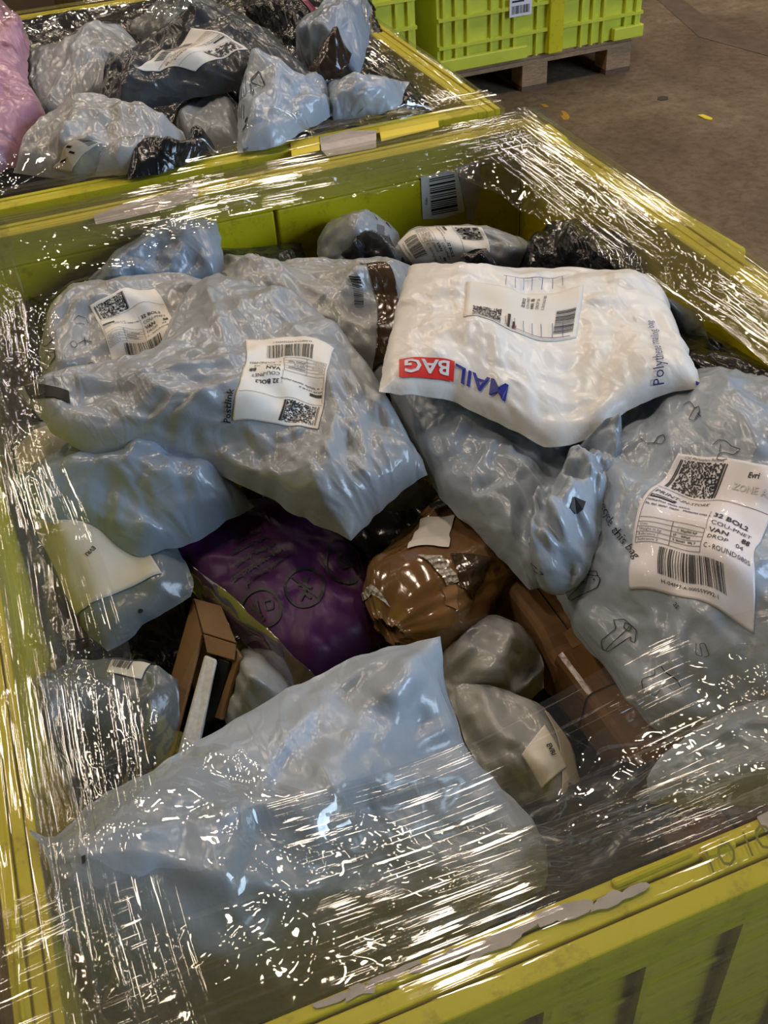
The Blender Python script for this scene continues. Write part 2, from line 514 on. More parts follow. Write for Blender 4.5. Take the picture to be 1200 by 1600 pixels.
def _groups(n, m, dx, dy):
    """slices of vertex pairs (i,j)-(i+dx,j+dy), split so that no vertex is used twice in a group"""
    out = []
    if dx == 0:
        for o in range(2*dy):
            if (o % (2*dy)) < dy: out.append((o,))
        res = []
        for o in range(dy):
            cnt = (m-o-dy-1)//(2*dy)+1 if m-o-dy > 0 else 0
            for h in (0, dy):
                st = o+h; k = (m-st-dy-1)//(2*dy)+1 if m-st-dy > 0 else 0
                if k > 0: res.append((np.s_[:, st:st+2*dy*(k-1)+1:2*dy], np.s_[:, st+dy:st+dy+2*dy*(k-1)+1:2*dy]))
        return res
    res = []
    for o in range(dx):
        for h in (0, dx):
            st = o+h; k = (n-st-dx-1)//(2*dx)+1 if n-st-dx > 0 else 0
            if k > 0:
                ja, jb = (np.s_[0:m-dy], np.s_[dy:m]) if dy >= 0 else (np.s_[-dy:m], np.s_[0:m+dy])
                res.append((np.s_[st:st+2*dx*(k-1)+1:2*dx, ja], np.s_[st+dx:st+dx+2*dx*(k-1)+1:2*dx, jb]))
    return res

def relax(X, M, N, slack, lo, hi, iters, rng, press=0.0, kc=0.35, bend=0.12, pin=None, seed_amp=0.0, floor=None):
    """lets a sheet with spare length settle over its contents; folds and creases come from the spare length"""
    n, m = M.shape[:2]
    cons = []
    for dx, dy, ks, k2 in ((1, 0, 1.0, kc), (0, 1, 1.0, kc), (1, 1, 0.7, kc*0.5), (1, -1, 0.7, kc*0.5), (2, 0, 0.0, bend), (0, 2, 0.0, bend)):
        for a, b in _groups(n, m, dx, dy):
            L = np.linalg.norm(M[b]-M[a], axis=-1)
            sl = slack if np.isscalar(slack) else 0.5*(slack[a]+slack[b])
            cons.append((a, b, L*sl*(0.985 if max(abs(dx), abs(dy)) == 2 else 1.0), ks, k2))
    if pin is None:
        pin = np.zeros((n, m), bool); pin[0] = pin[-1] = True; pin[:, 0] = pin[:, -1] = True
    P0 = X.copy()
    if seed_amp:
        X = X + N*(rng.randn(n, m)*seed_amp)[..., None]
        X[pin] = P0[pin]
    V = np.zeros_like(X)
    for it in range(iters):
        Xp = X.copy()
        X = X+V*0.86
        if press: X = X+N*press
        for a, b, L, ks, k2 in cons: _con(X, a, b, L, ks, k2)
        h = ((X-M)*N).sum(-1)
        hh = np.clip(h, lo, hi)
        X = X+N*((hh-h)*0.8)[..., None]
        if floor is not None: X[..., 2] = np.maximum(X[..., 2], floor)
        X[pin] = P0[pin]
        V = X-Xp
        sp = np.linalg.norm(V, axis=-1, keepdims=True)
        V *= np.minimum(1, 0.004/(sp+1e-9))
    return X

def upsample(A, n, m):
    n0, m0 = A.shape[:2]
    x = np.linspace(0, n0-1, n); y = np.linspace(0, m0-1, m)
    xi = np.minimum(x.astype(int), n0-2); yi = np.minimum(y.astype(int), m0-2)
    fx = (x-xi); fy = (y-yi)
    sh = (slice(None), None)+(None,)*(A.ndim-2); sw = (None, slice(None))+(None,)*(A.ndim-2)
    fx = fx[sh]; fy = fy[sw]
    return (A[np.ix_(xi, yi)]*(1-fx)+A[np.ix_(xi+1, yi)]*fx)*(1-fy)+(A[np.ix_(xi, yi+1)]*(1-fx)+A[np.ix_(xi+1, yi+1)]*fx)*fy

def grid_faces(n, m, off=0, flip=False):
    i = np.arange(n-1)[:, None]; j = np.arange(m-1)[None]
    a = (i*m+j).ravel()+off
    q = np.stack([a, a+m, a+m+1, a+1], 1)
    return (q[:, ::-1] if flip else q)

class Bag: pass
BAGS = []
HARD = []   # other solid pieces that film must lie over

def make_bag(name, label, cat, sides, mat, T=0.03, slack=1.05, res=0.006, lumps=(), flat=0.8, seed=0, box=NEAR, press=0.0004,
             kc=0.35, bend=0.12, group=None, parent=None, hi=0.02, back=0.6, wob=0.35, maxn=100, world=False, wr=0.013, folds=30, crisp=2.2, lams=(0.15, 0.062, 0.022)):
    rng = np.random.RandomState(seed+11)
    S = [[(np.array(p, float) if world else inside(p[0], p[1], p[2], box)) for p in s] for s in sides]
    # close the corners
    for k in range(4): S[k][-1] = S[(k+1) % 4][0]
    ln = lambda s: sum(np.linalg.norm(np.subtract(s[i+1], s[i])) for i in range(len(s)-1))
    n = int(np.clip(max(ln(S[0]), ln(S[2]))/res, 16, maxn)); m_ = int(np.clip(max(ln(S[1]), ln(S[3]))/res, 16, maxn))
    n = (n//4)*4+1; m_ = (m_//4)*4+1
    M = coons(S, n, m_, 0.005, seed*7)
    N = blur(normals(M), 6); N /= np.linalg.norm(N, axis=-1, keepdims=True)
    if N[n//2, m_//2] @ (CAM-M[n//2, m_//2]) < 0:      # keep the upper side up
        S = [s[::-1] for s in (S[3], S[2], S[1], S[0])]
        sides = None
        n, m_ = m_, n
        M = coons(S, n, m_, 0.005, seed*7)
        N = blur(normals(M), 6); N /= np.linalg.norm(N, axis=-1, keepdims=True)
    s = np.linspace(0, 1, n)[:, None]; t = np.linspace(0, 1, m_)[None]
    gu = np.cumsum(np.r_[0, np.linalg.norm(np.diff(M[:, m_//2], axis=0), axis=1)])[:, None]+0*t
    gv = np.cumsum(np.r_[0, np.linalg.norm(np.diff(M[n//2], axis=0), axis=1)])[None]+0*s
    ed = np.minimum(np.minimum(gu, gu[-1:]-gu), np.minimum(gv, gv[:, -1:]-gv))
    ew = min(0.11, 0.9*float(ed.max()))
    e_ = np.clip(ed/ew, 0, 1); pil = blur((e_*e_*(3-2*e_))**flat, 3)
    pil[0] = pil[-1] = 0; pil[:, 0] = pil[:, -1] = 0
    lo = T*pil*(1+wob*smooth_noise(n, m_, 3, rng)+0.5*wob*smooth_noise(n, m_, 6, rng))
    for (ls, lt, lr, lh) in lumps:
        lo = lo+lh*np.exp(-(((s-ls)/lr)**2+((t-lt)/lr)**2))*np.minimum(1, pil*1.6)
    lo = np.maximum(lo, -0.004*pil)
    X = None
    for lev, its in ((4, 70), (2, 60), (1, 45)):
        sl = (slice(None, None, lev), slice(None, None, lev))
        Ml, Nl, ll = M[sl], N[sl], lo[sl]
        if X is None: X = Ml+Nl*(ll*0.8)[..., None]
        else:
            X = upsample(X, *Ml.shape[:2]); pin = np.zeros(Ml.shape[:2], bool); pin[0] = pin[-1] = True; pin[:, 0] = pin[:, -1] = True
            X[pin] = Ml[pin]
        X = relax(X, Ml, Nl, slack, ll*0.75-0.002, ll+hi, its, rng, press*(lev**0.5), kc, bend, seed_amp=0.004*lev/4)
    X = blur(X, 1)*0.5+X*0.5
    edge = np.clip(np.minimum(np.minimum(gu, gu[-1:]-gu), np.minimum(gv, gv[:, -1:]-gv))/0.035, 0, 1)
    n0, m0 = n, m_
    M0, N0, pil0 = M, N, pil
    if n*m_ < 7600:                                # finer sheet for the creases
        n, m_ = 2*n-1, 2*m_-1
        Xf = upsample(X, n, m_); Xf[1:-1, 1:-1] = (blur(Xf, 2))[1:-1, 1:-1]
        X = Xf; N = upsample(N, n, m_); M = upsample(M, n, m_); pil = upsample(pil[..., None], n, m_)[..., 0]
        gu = upsample(gu[..., None], n, m_)[..., 0]; gv = upsample(gv[..., None], n, m_)[..., 0]; edge = upsample(edge[..., None], n, m_)[..., 0]
    X = X+N*(crumple_field(gu, gv, seed+5, lams, rng.rand()*3.14)*wr*(0.3+0.7*edge)+fan_creases(gu, gv, seed, folds)*wr*0.75*(0.35+0.65*edge)+seg_creases(gu, gv, seed, int(crisp*1500*float(gu.max())*float(gv.max())), rng.rand()*3.14)*(wr/0.013))[..., None]
    X[0], X[-1], X[:, 0], X[:, -1] = M[0], M[-1], M[:, 0], M[:, -1]
    B = M0-N0*(T*back*pil0)[..., None]
    if box is not None:
        for A in (X, B):
            low = A[..., 2] < 0.0
            A[..., 0] = np.where(low, np.clip(A[..., 0], box[0]-0.003, box[1]+0.003), A[..., 0])
            A[..., 1] = np.where(low, np.clip(A[..., 1], box[2]-0.003, box[3]+0.003), A[..., 1])
    nv = n*m_
    V = np.vstack([X.reshape(-1, 3), B.reshape(-1, 3)])+UP
    F = np.vstack([grid_faces(n, m_), grid_faces(n0, m0, nv, True)])
    org = V[:nv].mean(0)
    o = mesh_obj(name, V-org, F, mat, parent, smooth=True)
    o.location = org
    if parent is None: tag(o, label, cat, group)
    b = Bag(); b.o = o; b.X = X; b.n, b.m = n, m_; b.org = org; b.sm = blur(X, 4); b.N = blur(normals(b.sm), 1)
    b.px = proj(b.sm)
    BAGS.append(b)
    return b

def px_to_st(b, uv):
    """grid place of a bag whose surface shows at pixel uv"""
    d = ((b.px-np.asarray(uv, float))**2).sum(-1)
    i, j = np.unravel_index(np.argmin(d), d.shape)
    s, t = float(i), float(j)
    for _ in range(8):
        i0 = min(max(int(s), 0), b.n-2); j0 = min(max(int(t), 0), b.m-2)
        fs, ft = s-i0, t-j0
        p00, p10, p01, p11 = b.px[i0, j0], b.px[i0+1, j0], b.px[i0, j0+1], b.px[i0+1, j0+1]
        p = (p00*(1-fs)+p10*fs)*(1-ft)+(p01*(1-fs)+p11*fs)*ft
        du = (p10-p00)*(1-ft)+(p11-p01)*ft; dv = (p01-p00)*(1-fs)+(p11-p10)*fs
        J = np.stack([du, dv], 1)
        if abs(np.linalg.det(J)) < 1e-6: break
        ds = np.linalg.solve(J, np.asarray(uv)-p)
        s += float(np.clip(ds[0], -3, 3)); t += float(np.clip(ds[1], -3, 3))
        s = min(max(s, 0), b.n-1.001); t = min(max(t, 0), b.m-1.001)
    return s, t

def bil(A, s, t):
    i = np.clip(s.astype(int), 0, A.shape[0]-2); j = np.clip(t.astype(int), 0, A.shape[1]-2)
    fs = (s-i)[:, None]; ft = (t-j)[:, None]
    return (A[i, j]*(1-fs)+A[i+1, j]*fs)*(1-ft)+(A[i, j+1]*(1-fs)+A[i+1, j+1]*fs)*ft

class Decal:
    """flat print or paper that follows a bag; a, b run 0..1 from the reading top left"""
    def __init__(s, bag, quad, lift=0.0012, flat=False):
        s.bag = bag; s.st = [np.array(px_to_st(bag, q)) for q in quad]; s.lift = lift
        if flat:                                     # stuck-on paper and tape hold the bag flat under them
            ii, jj = np.meshgrid(np.arange(bag.n), np.arange(bag.m), indexing='ij')
            P = np.array(s.st); ctr = P.mean(0); md = np.full(ii.shape, 1e9)
            for k in range(4):
                a, b = P[k], P[(k+1) % 4]; e = b-a; nn = np.array([-e[1], e[0]])/(np.linalg.norm(e)+1e-9)
                if nn @ (ctr-a) < 0: nn = -nn
                md = np.minimum(md, (ii-a[0])*nn[0]+(jj-a[1])*nn[1])
            mk = np.clip(md/3+0.8, 0, 1)[..., None]
            bag.X = bag.X*(1-0.9*mk)+blur(bag.X, 14)*(0.9*mk)
            co = np.empty(len(bag.o.data.vertices)*3); bag.o.data.vertices.foreach_get('co', co)
            co[:bag.n*bag.m*3] = (bag.X+UP-bag.org).ravel(); bag.o.data.vertices.foreach_set('co', co); bag.o.data.update()
        s.Xs = bag.X
    def at(s, a, b, lift):
        a = np.asarray(a, float)[:, None]; b = np.asarray(b, float)[:, None]
        st = (s.st[0]*(1-a)+s.st[1]*a)*(1-b)+(s.st[3]*(1-a)+s.st[2]*a)*b
        S = np.clip(st[:, 0], 0, s.bag.n-1.001); T = np.clip(st[:, 1], 0, s.bag.m-1.001)
        N = bil(s.bag.N, S, T); N /= np.linalg.norm(N, axis=1, keepdims=True)+1e-9
        return bil(s.Xs, S, T)+N*lift+UP-s.bag.org
    def sheet(s, name, mat, parent, n=56, m=56, thick=0.0004, outline=None, label=None):
        n = max(n, 24); m = max(m, 24)
        a, b = np.meshgrid(np.linspace(0, 1, n), np.linspace(0, 1, m), indexing='ij')
        a = a.ravel(); b = b.ravel()
        if outline is not None: a, b = outline(a, b)
        V = np.vstack([s.at(a, b, s.lift), s.at(a, b, s.lift-thick)])
        F = [tuple(f) for f in grid_faces(n, m)]+[tuple(f) for f in grid_faces(n, m, n*m, True)]
        ring = [i*m for i in range(n)]+[(n-1)*m+j for j in range(1, m)]+[i*m+m-1 for i in range(n-2, -1, -1)]+[j for j in range(m-2, 0, -1)]
        for k in range(len(ring)):
            p, q = ring[k], ring[(k+1) % len(ring)]
            F.append((q, p, p+n*m, q+n*m))
        o = mesh_obj(name, V, F, mat, parent, smooth=True)
        if label: o['label'] = label
        return o
    def prints(s, name, mat, parent, items, w, h, extra=0.0006):
        V2, F = build_prints(items)
        if len(V2) == 0: return None
        V = s.at(V2[:, 0]/w, V2[:, 1]/h, s.lift+extra)
        return mesh_obj(name, V, F, mat, parent)

# ------------------------------------------------------------------ print: letters, bars, lines (2-d, y down)
_TXT = {}
def text2d(s, bold=False):
    key = (s, bold)
    if key not in _TXT:
        c = bpy.data.curves.new('lettering', 'FONT'); c.body = s; c.size = 1.0; c.resolution_u = 2
        if bold: c.offset = 0.022
        o = bpy.data.objects.new('lettering', c); COL.objects.link(o)
        dg = bpy.context.evaluated_depsgraph_get()
        me = bpy.data.meshes.new_from_object(o.evaluated_get(dg))
        V = np.array([v.co[:2] for v in me.vertices]) if len(me.vertices) else np.zeros((0, 2))
        F = [tuple(p.vertices) for p in me.polygons]
        bpy.data.objects.remove(o); bpy.data.curves.remove(c); bpy.data.meshes.remove(me)
        _TXT[key] = (V, F)
    return _TXT[key]

def build_prints(items):
    V, F = [], []
    n = 0
    def quad(x0, y0, x1, y1, k=1, l=1):
        nonlocal n
        xs = np.linspace(x0, x1, k+1); ys = np.linspace(y0, y1, l+1)
        gx, gy = np.meshgrid(xs, ys, indexing='ij')
        V.append(np.stack([gx.ravel(), gy.ravel()], 1))
        F.extend([tuple(f) for f in grid_faces(k+1, l+1, n)])
        n += (k+1)*(l+1)
    def stroke(p, q, th, k=6):
        nonlocal n
        p = np.array(p, float); q = np.array(q, float); d = q-p; L = np.linalg.norm(d)+1e-9
        nn = np.array([-d[1], d[0]])/L*th/2
        ts = np.linspace(0, 1, k+1)[:, None]
        c = p+d*ts
        V.append(np.vstack([c+nn, c-nn]))
        for i in range(k): F.append((n+i, n+i+1, n+k+2+i, n+k+1+i))
        n += 2*(k+1)
    for it in items:
        k = it[0]
        if k == 't':           # t, string, x, y(baseline), size[, bold, rotation deg, x stretch]
            _, s, x, y, sz = it[:5]; bold = it[5] if len(it) > 5 else False; r = math.radians(it[6]) if len(it) > 6 else 0
            sx = it[7] if len(it) > 7 else 1.0
            v, f = text2d(s, bold)
            if len(v) == 0: continue
            p = v*sz*np.array([sx, -1])
            p = np.stack([p[:, 0]*math.cos(r)-p[:, 1]*math.sin(r), p[:, 0]*math.sin(r)+p[:, 1]*math.cos(r)], 1)+np.array([x, y])
            V.append(p); F.extend([tuple(i+n for i in g) for g in f]); n += len(p)
        elif k == 'bar':       # upright bars across a box
            _, x, y, w, h, cnt, sd = it
            rs = random.Random(sd); ws = [rs.choice((1, 1, 1, 2, 2, 3)) for _ in range(2*cnt)]
            tot = sum(ws); c = x
            for i, q in enumerate(ws):
                ww = q*w/tot
                if i % 2 == 0: quad(c, y, c+ww, y+h, 1, 8)
                c += ww
        elif k == 'hbar':
            _, x, y, w, h, cnt, sd = it
            rs = random.Random(sd); ws = [rs.choice((1, 1, 1, 2, 2, 3)) for _ in range(2*cnt)]
            tot = sum(ws); c = y
            for i, q in enumerate(ws):
                ww = q*h/tot
                if i % 2 == 0: quad(x, c, x+w, c+ww, 8, 1)
                c += ww
        elif k == 'cell':      # fine printed speckle block
            _, x, y, w, h, nx, ny, sd = it
            rs = random.Random(sd)
            for i in range(nx):
                for j in range(ny):
                    if rs.random() < 0.5: quad(x+w*i/nx, y+h*j/ny, x+w*(i+1)/nx, y+h*(j+1)/ny)
        elif k == 'l':
            _, x0, y0, x1, y1, th = it; stroke((x0, y0), (x1, y1), th, 14)
        elif k == 'r':         # filled box
            _, x, y, w, h = it; quad(x, y, x+w, y+h, 14, 8)
        elif k == 'r1':
            _, x, y, w, h = it; quad(x, y, x+w, y+h, 1, 1)
        elif k == 'box':
            _, x, y, w, h, th = it
            for a, b_ in (((x, y), (x+w, y)), ((x+w, y), (x+w, y+h)), ((x+w, y+h), (x, y+h)), ((x, y+h), (x, y))): stroke(a, b_, th, 12)
        elif k == 'p':         # polyline, thickness
            pts, th = it[1], it[2]
            for _ in range(2):
                q_ = [pts[0]]
                for a, b_ in zip(pts[:-1], pts[1:]):
                    q_ += [(a[0]*0.9+b_[0]*0.1, a[1]*0.9+b_[1]*0.1), (a[0]*0.1+b_[0]*0.9, a[1]*0.1+b_[1]*0.9)]
                pts = q_+[pts[-1]]
            for a, b_ in zip(pts[:-1], pts[1:]): stroke(a, b_, th, 1)
        elif k == 'o':         # ring
            _, x, y, r, th = it; ry = r
            for q in range(40):
                a0, a1 = 2*math.pi*q/40, 2*math.pi*(q+1)/40
                stroke((x+r*math.cos(a0), y+r*math.sin(a0)), (x+r*math.cos(a1), y+r*math.sin(a1)), th, 1)
        elif k == 'd':         # disc
            _, x, y, r = it
            a = np.linspace(0, 2*math.pi, 17)[:-1]
            V.append(np.stack([x+r*np.cos(a), y+r*np.sin(a)], 1)); F.append(tuple(range(n, n+16))); n += 16
        elif k == 'poly':      # filled polygon
            pts = it[1]; V.append(np.array(pts, float)); F.append(tuple(range(n, n+len(pts)))); n += len(pts)
    return (np.vstack(V) if V else np.zeros((0, 2))), F
# ------------------------------------------------------------------ the hall
def struct(name, mb, mat):
    return tag(mb.build(name, mat), kind='structure')
b = MB(); b.box(-9, 16, -9, 15, -0.2, 0.0); struct('floor', b, MAT['concrete'])
b = MB(); b.box(-9, 16, 15, 15.2, 0, 7); struct('wall_back', b, MAT['wall'])
b = MB(); b.box(-9.2, -9, -9, 15, 0, 7); struct('wall_left', b, MAT['wall'])
b = MB(); b.box(16, 16.2, -9, 15, 0, 7); struct('wall_right', b, MAT['wall'])

def at_floor(u, v): return un(u, v, -ZR)

# marks lying on the floor
def floor_patch(name, pts, mat, label, cat, th=0.0012):
    P = np.array([at_floor(u, v) for u, v in pts])+UP
    n = len(P); c = P.mean(0)
    V = np.vstack([P+[0, 0, th+0.0005], P+[0, 0, 0.0005]])-c*[1, 1, 0]
    F = [tuple(range(n)), tuple(range(2*n-1, n-1, -1))]+[(i, i+n, (i+1) % n+n, (i+1) % n) for i in range(n)]
    o = mesh_obj(name, V, F, mat); o.location = (c[0], c[1], 0)
    return tag(o, label, cat)
floor_patch('plastic_scrap', [(1090, 181), (1098, 180), (1113, 186), (1112, 189), (1102, 187)], MAT['scrap'], 'thin yellow plastic scrap lying alone on the brown concrete floor', 'scrap', 0.004)
floor_patch('oil_spot', [(1028, 152), (1034, 150), (1044, 152), (1044, 156), (1034, 158), (1027, 156)], MAT['stain'], 'small black oil spot on the concrete floor beside the wooden pallet', 'stain')
floor_patch('paint_mark', [(876, 173), (884, 175), (890, 182), (888, 188), (880, 187), (876, 182), (880, 180)], MAT['paint'], 'worn orange paint mark on the floor near the crate corner', 'paint mark')
floor_patch('paint_mark', [(844, 163), (852, 163), (858, 168), (850, 168)], MAT['paint'], 'tiny orange paint fleck on the floor closest to the pallet block', 'paint mark')
# the long darker strip across the floor, top right
P = [at_floor(*p) for p in ((1010, -10), (1040, -12), (1110, 40), (1210, 72), (1210, 92), (1090, 58))]
strip = plain_mat('dark_floor_strip', (0.095, 0.068, 0.047), 0.75, var=0.35, nscale=9)
o = floor_patch('trim_1', [(1012, -14), (1046, -16), (1120, 40), (1215, 70), (1215, 92), (1092, 58)], strip, None, None)
tag(o, kind='structure')

# ------------------------------------------------------------------ crates
RW = 0.040
RL = 0.028
def make_crate(name, label, loc, w, d, h, seam=None, slots=(), ribs_front=False, mat='crate'):
    """folding pallet box; loc is the inner front left corner of the rim at floor level"""
    r = empty(name, loc); tag(r, label, 'crate', 'yellow folding crates')
    M_ = MAT[mat]
    # rim rails with grooves along them
    def rail(x0, x1, y0, y1, along):
        b = MB()
        k = [0.0, 0.36, 0.42, 0.72, 0.78, 1.0]
        zz = [0.0, -0.005, -0.001, -0.005, 0.0]
        for i in range(5):
            if along == 'y': b.box(x0+(x1-x0)*k[i], x0+(x1-x0)*k[i+1], y0, y1, h-0.045, h+zz[i])
            else: b.box(x0, x1, y0+(y1-y0)*k[i], y0+(y1-y0)*k[i+1], h-0.045, h+zz[i])
        b.build('rim_rail', M_, r, bevel=0.002)
    rail(-RL, 0, -RW, d+RW, 'y'); rail(w, w+RW, -RW, d+RW, 'y'); rail(0, w, -RW, 0, 'x'); rail(0, w, d, d+RW, 'x')
    # panels
    def panel(x0, x1, y0, y1, z0=0.09, z1=None):
        b = MB(); b.box(x0, x1, y0, y1, z0, h-0.046 if z1 is None else z1); b.build('wall_panel', M_, r, bevel=0.003)
    if seam: panel(0, seam-0.0025, d, d+0.022); panel(seam+0.0025, w, d, d+0.022)
    else: panel(0, w, d, d+0.022)
    ys = [0]+[q for s in sorted(slots) for q in (s-0.002, s+0.002)]+[d]
    for i in range(0, len(ys), 2): panel(-0.022, 0, ys[i], ys[i+1])
    panel(w, w+0.022, 0, d)
    panel(0, w, -0.022, 0)
    for x in (-RL, w+RW*0.1):
        for y in (-RW*0.8, d+RW*0.1):
            b = MB(); b.box(x, x+RL*0.95, y, y+RW*0.7, 0.0, h-0.046); b.build('corner_post', M_, r, bevel=0.004)
    b = MB(); b.box(-0.02, w+0.02, -0.02, d+0.02, 0.06, 0.09); b.build('base', M_, r, bevel=0.004)
    # ribs on the outer faces
    b = MB()
    for x in np.arange(0.05, w, 0.075):
        b.box(x, x+0.006, -RW*0.75, -0.020, 0.1, h-0.046)
        b.box(x, x+0.006, d+0.020, d+RW*0.75, 0.1, h-0.046)
    for z in np.arange(0.16, h-0.1, 0.11):
        b.box(0, w, -RW*0.6, -0.020, z, z+0.006); b.box(w+0.020, w+RW*0.6, 0, d, z, z+0.006); b.box(-RL*0.9, -0.020, 0, d, z, z+0.006)
    for y in np.arange(0.05, d, 0.075):
        b.box(w+0.020, w+RW*0.75, y, y+0.006, 0.1, h-0.046); b.box(-RL*0.95, -0.020, y, y+0.006, 0.1, h-0.046)
    b.build('rib_lattice', M_, r)
    return r

def on_plane(u, v, axis, val):
    d_ = ray(u, v); t = (val-CAM[axis])/d_[axis]; return CAM+t*d_

seam_x = on_plane(432, 345, 1, D)[0]
slot_y = [un(*p, 0.0)[1] for p in ((22, 1050), (27, 1095), (42, 1182), (48, 1235), (14, 1000))]
crate = make_crate('pallet_crate', 'yellow plastic crate in front, filled with grey mailing bags', (0, 0, 0), W, D, ZR, seam=seam_x, slots=slot_y)
# latch tabs standing on the rim
def tab(pts, z0, z1, name='latch_tab', bev=0.004):
    P = [un(u, v, z1) for u, v in pts]
    n = len(P); b = MB()
    b.add([p+UP for p in P]+[np.array([p[0], p[1], z0])+UP for p in P], [tuple(range(n)), tuple(range(2*n-1, n-1, -1))]+[(i, i+n, (i+1) % n+n, (i+1) % n) for i in range(n)])
    b.build(name, MAT['crate'], crate, bevel=bev)
tab([(846, 196), (858, 191), (888, 214), (891, 228), (884, 234), (838, 205)], -0.03, 0.012)
tab([(1003, 302), (1010, 296), (1166, 386), (1164, 408), (1150, 404)], -0.035, -0.004)
tab([(1003, 1397), (1082, 1370), (1092, 1385), (1088, 1396), (1010, 1424)], -0.06, -0.012)
tab([(952, 1372), (1078, 1322), (1086, 1332), (960, 1386)], -0.02, 0.004)
tab([(1088, 1322), (1142, 1300), (1156, 1318), (1104, 1342)], -0.02, 0.003)
tab([(12, 1434), (22, 1432), (40, 1596), (30, 1598)], -0.03, 0.002)

far_crate = make_crate('pallet_crate', 'yellow plastic crate behind, heaped with parcels and a pink bag', (0.0, 1.282, 0), W-0.03, 0.955, ZR, seam=None)

# near crate's front rail lettering: flat letters, the embossing's shadow put into their colour
def on_rail(items, quad, mat, name, parent, z=0.0008):
    V2, F = build_prints(items)
    q = [un(u, v, 0.0) for u, v in quad]
    a = V2[:, :1]; b_ = V2[:, 1:]
    V = (q[0]*(1-a)+q[1]*a)*(1-b_)+(q[3]*(1-a)+q[2]*a)*b_+UP+[0, 0, z]
    mesh_obj(name, V, F, mat, parent)
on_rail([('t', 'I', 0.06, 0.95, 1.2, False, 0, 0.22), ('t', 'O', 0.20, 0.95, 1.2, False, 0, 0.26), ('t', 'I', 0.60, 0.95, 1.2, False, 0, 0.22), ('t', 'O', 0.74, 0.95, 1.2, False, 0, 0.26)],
        [(1088, 1330), (1196, 1282), (1216, 1328), (1104, 1376)], plain_mat('embossed_shadow', (0.22, 0.20, 0.01), 0.6), 'lettering_shadow', crate, 0.004)

# label paper left on crate rails and walls
def rag(name, pts, z, parent, mat, org=(0, 0, 0), plane=None, th=0.0006):
    if plane is None: P = np.array([un(u, v, z) for u, v in pts])+UP; nn = np.array([0, 0, 1.0])
    else: P = np.array([on_plane(u, v, *plane) for u, v in pts])+UP; nn = np.array([0, -1.0, 0])
    P = P-np.array(org); n = len(P)
    V = np.vstack([P+nn*(th+0.0008), P+nn*0.0008])
    F = [tuple(range(n)), tuple(range(2*n-1, n-1, -1))]+[(i, i+n, (i+1) % n+n, (i+1) % n) for i in range(n)]
    return mesh_obj(name, V, F, mat, parent)
rs_ = random.Random(12)
a_, b_ = (530, 1556), (985, 1394)
for k in range(11):                                   # what is left of old labels along the front rail
    q_ = (k+rs_.uniform(-0.25, 0.25))/10; cx_, cy_ = a_[0]+(b_[0]-a_[0])*q_, a_[1]+(b_[1]-a_[1])*q_+rs_.uniform(-9, 9)
    L_, H_ = rs_.uniform(28, 58), rs_.uniform(6, 13)
    pts = []
    for i in range(12):
        an = 2*math.pi*i/12; r1 = rs_.uniform(0.45, 1.25)
        x_, y_ = L_*r1*math.copysign(abs(math.cos(an))**1.0, math.cos(an)), H_*r1*math.copysign(abs(math.sin(an))**0.5, math.sin(an))
        pts.append((cx_+x_*0.935+y_*0.3, cy_-x_*0.355+y_*0.93))
    rag('label_remnant', pts, 0.0003*k/11, crate, MAT['papergrey'])
rag('label_remnant', [(1182, 1278), (1215, 1262), (1220, 1290), (1195, 1302)], 0.0, crate, MAT['papergrey'])
rag('label_remnant', [(146, 338), (190, 322), (262, 305), (306, 286), (310, 306), (270, 325), (200, 342), (150, 352)], 0.0, crate, MAT['papergrey'])
st = rag('barcode_sticker', [(657, 277), (700, 266), (716, 270), (726, 330), (690, 341), (660, 342)], 0, crate, MAT['paper'], plane=(1, D))
rag('torn_sticker', [(712, 262), (748, 250), (752, 295), (745, 320), (738, 346), (728, 342), (728, 325)], 0, crate, MAT['papergrey'], plane=(1, D))
V2, F = build_prints([('hbar', 0, 0, 1, 1, 15, 4)])
q = [on_plane(u, v, 1, D-0.0022) for u, v in ((671, 280), (710, 272), (716, 330), (675, 338))]
a = V2[:, :1]; b_ = V2[:, 1:]
mesh_obj('print', (q[0]*(1-a)+q[1]*a)*(1-b_)+(q[3]*(1-a)+q[2]*a)*b_+UP, F, MAT['ink'], st)
V2, F = build_prints([('t', 'Foldo', 0, 1, 1.0)])
q = [on_plane(u, v, 1, D-0.0022) for u, v in ((663, 320), (663, 306), (668, 306), (668, 320))]
a = V2[:, :1]/3; b_ = V2[:, 1:]
mesh_obj('print', (q[0]*(1-a)+q[1]*a)*(1-b_)+(q[3]*(1-a)+q[2]*a)*b_+UP, F, MAT['ink'], st)
fo = (0.0, 1.282, 0)
rag('label_remnant', [(500, 216), (545, 205), (588, 205), (588, 232), (545, 240), (512, 246), (502, 236)], 0.0, far_crate, MAT['papergrey'], fo)
rag('rim_sticker', [(592, 200), (684, 184), (686, 200), (596, 222)], 0.0, far_crate, MAT['scrap'], fo)
rag('rim_sticker', [(454, 224), (498, 214), (500, 236), (456, 246)], 0.0, far_crate, MAT['scrap'], fo)

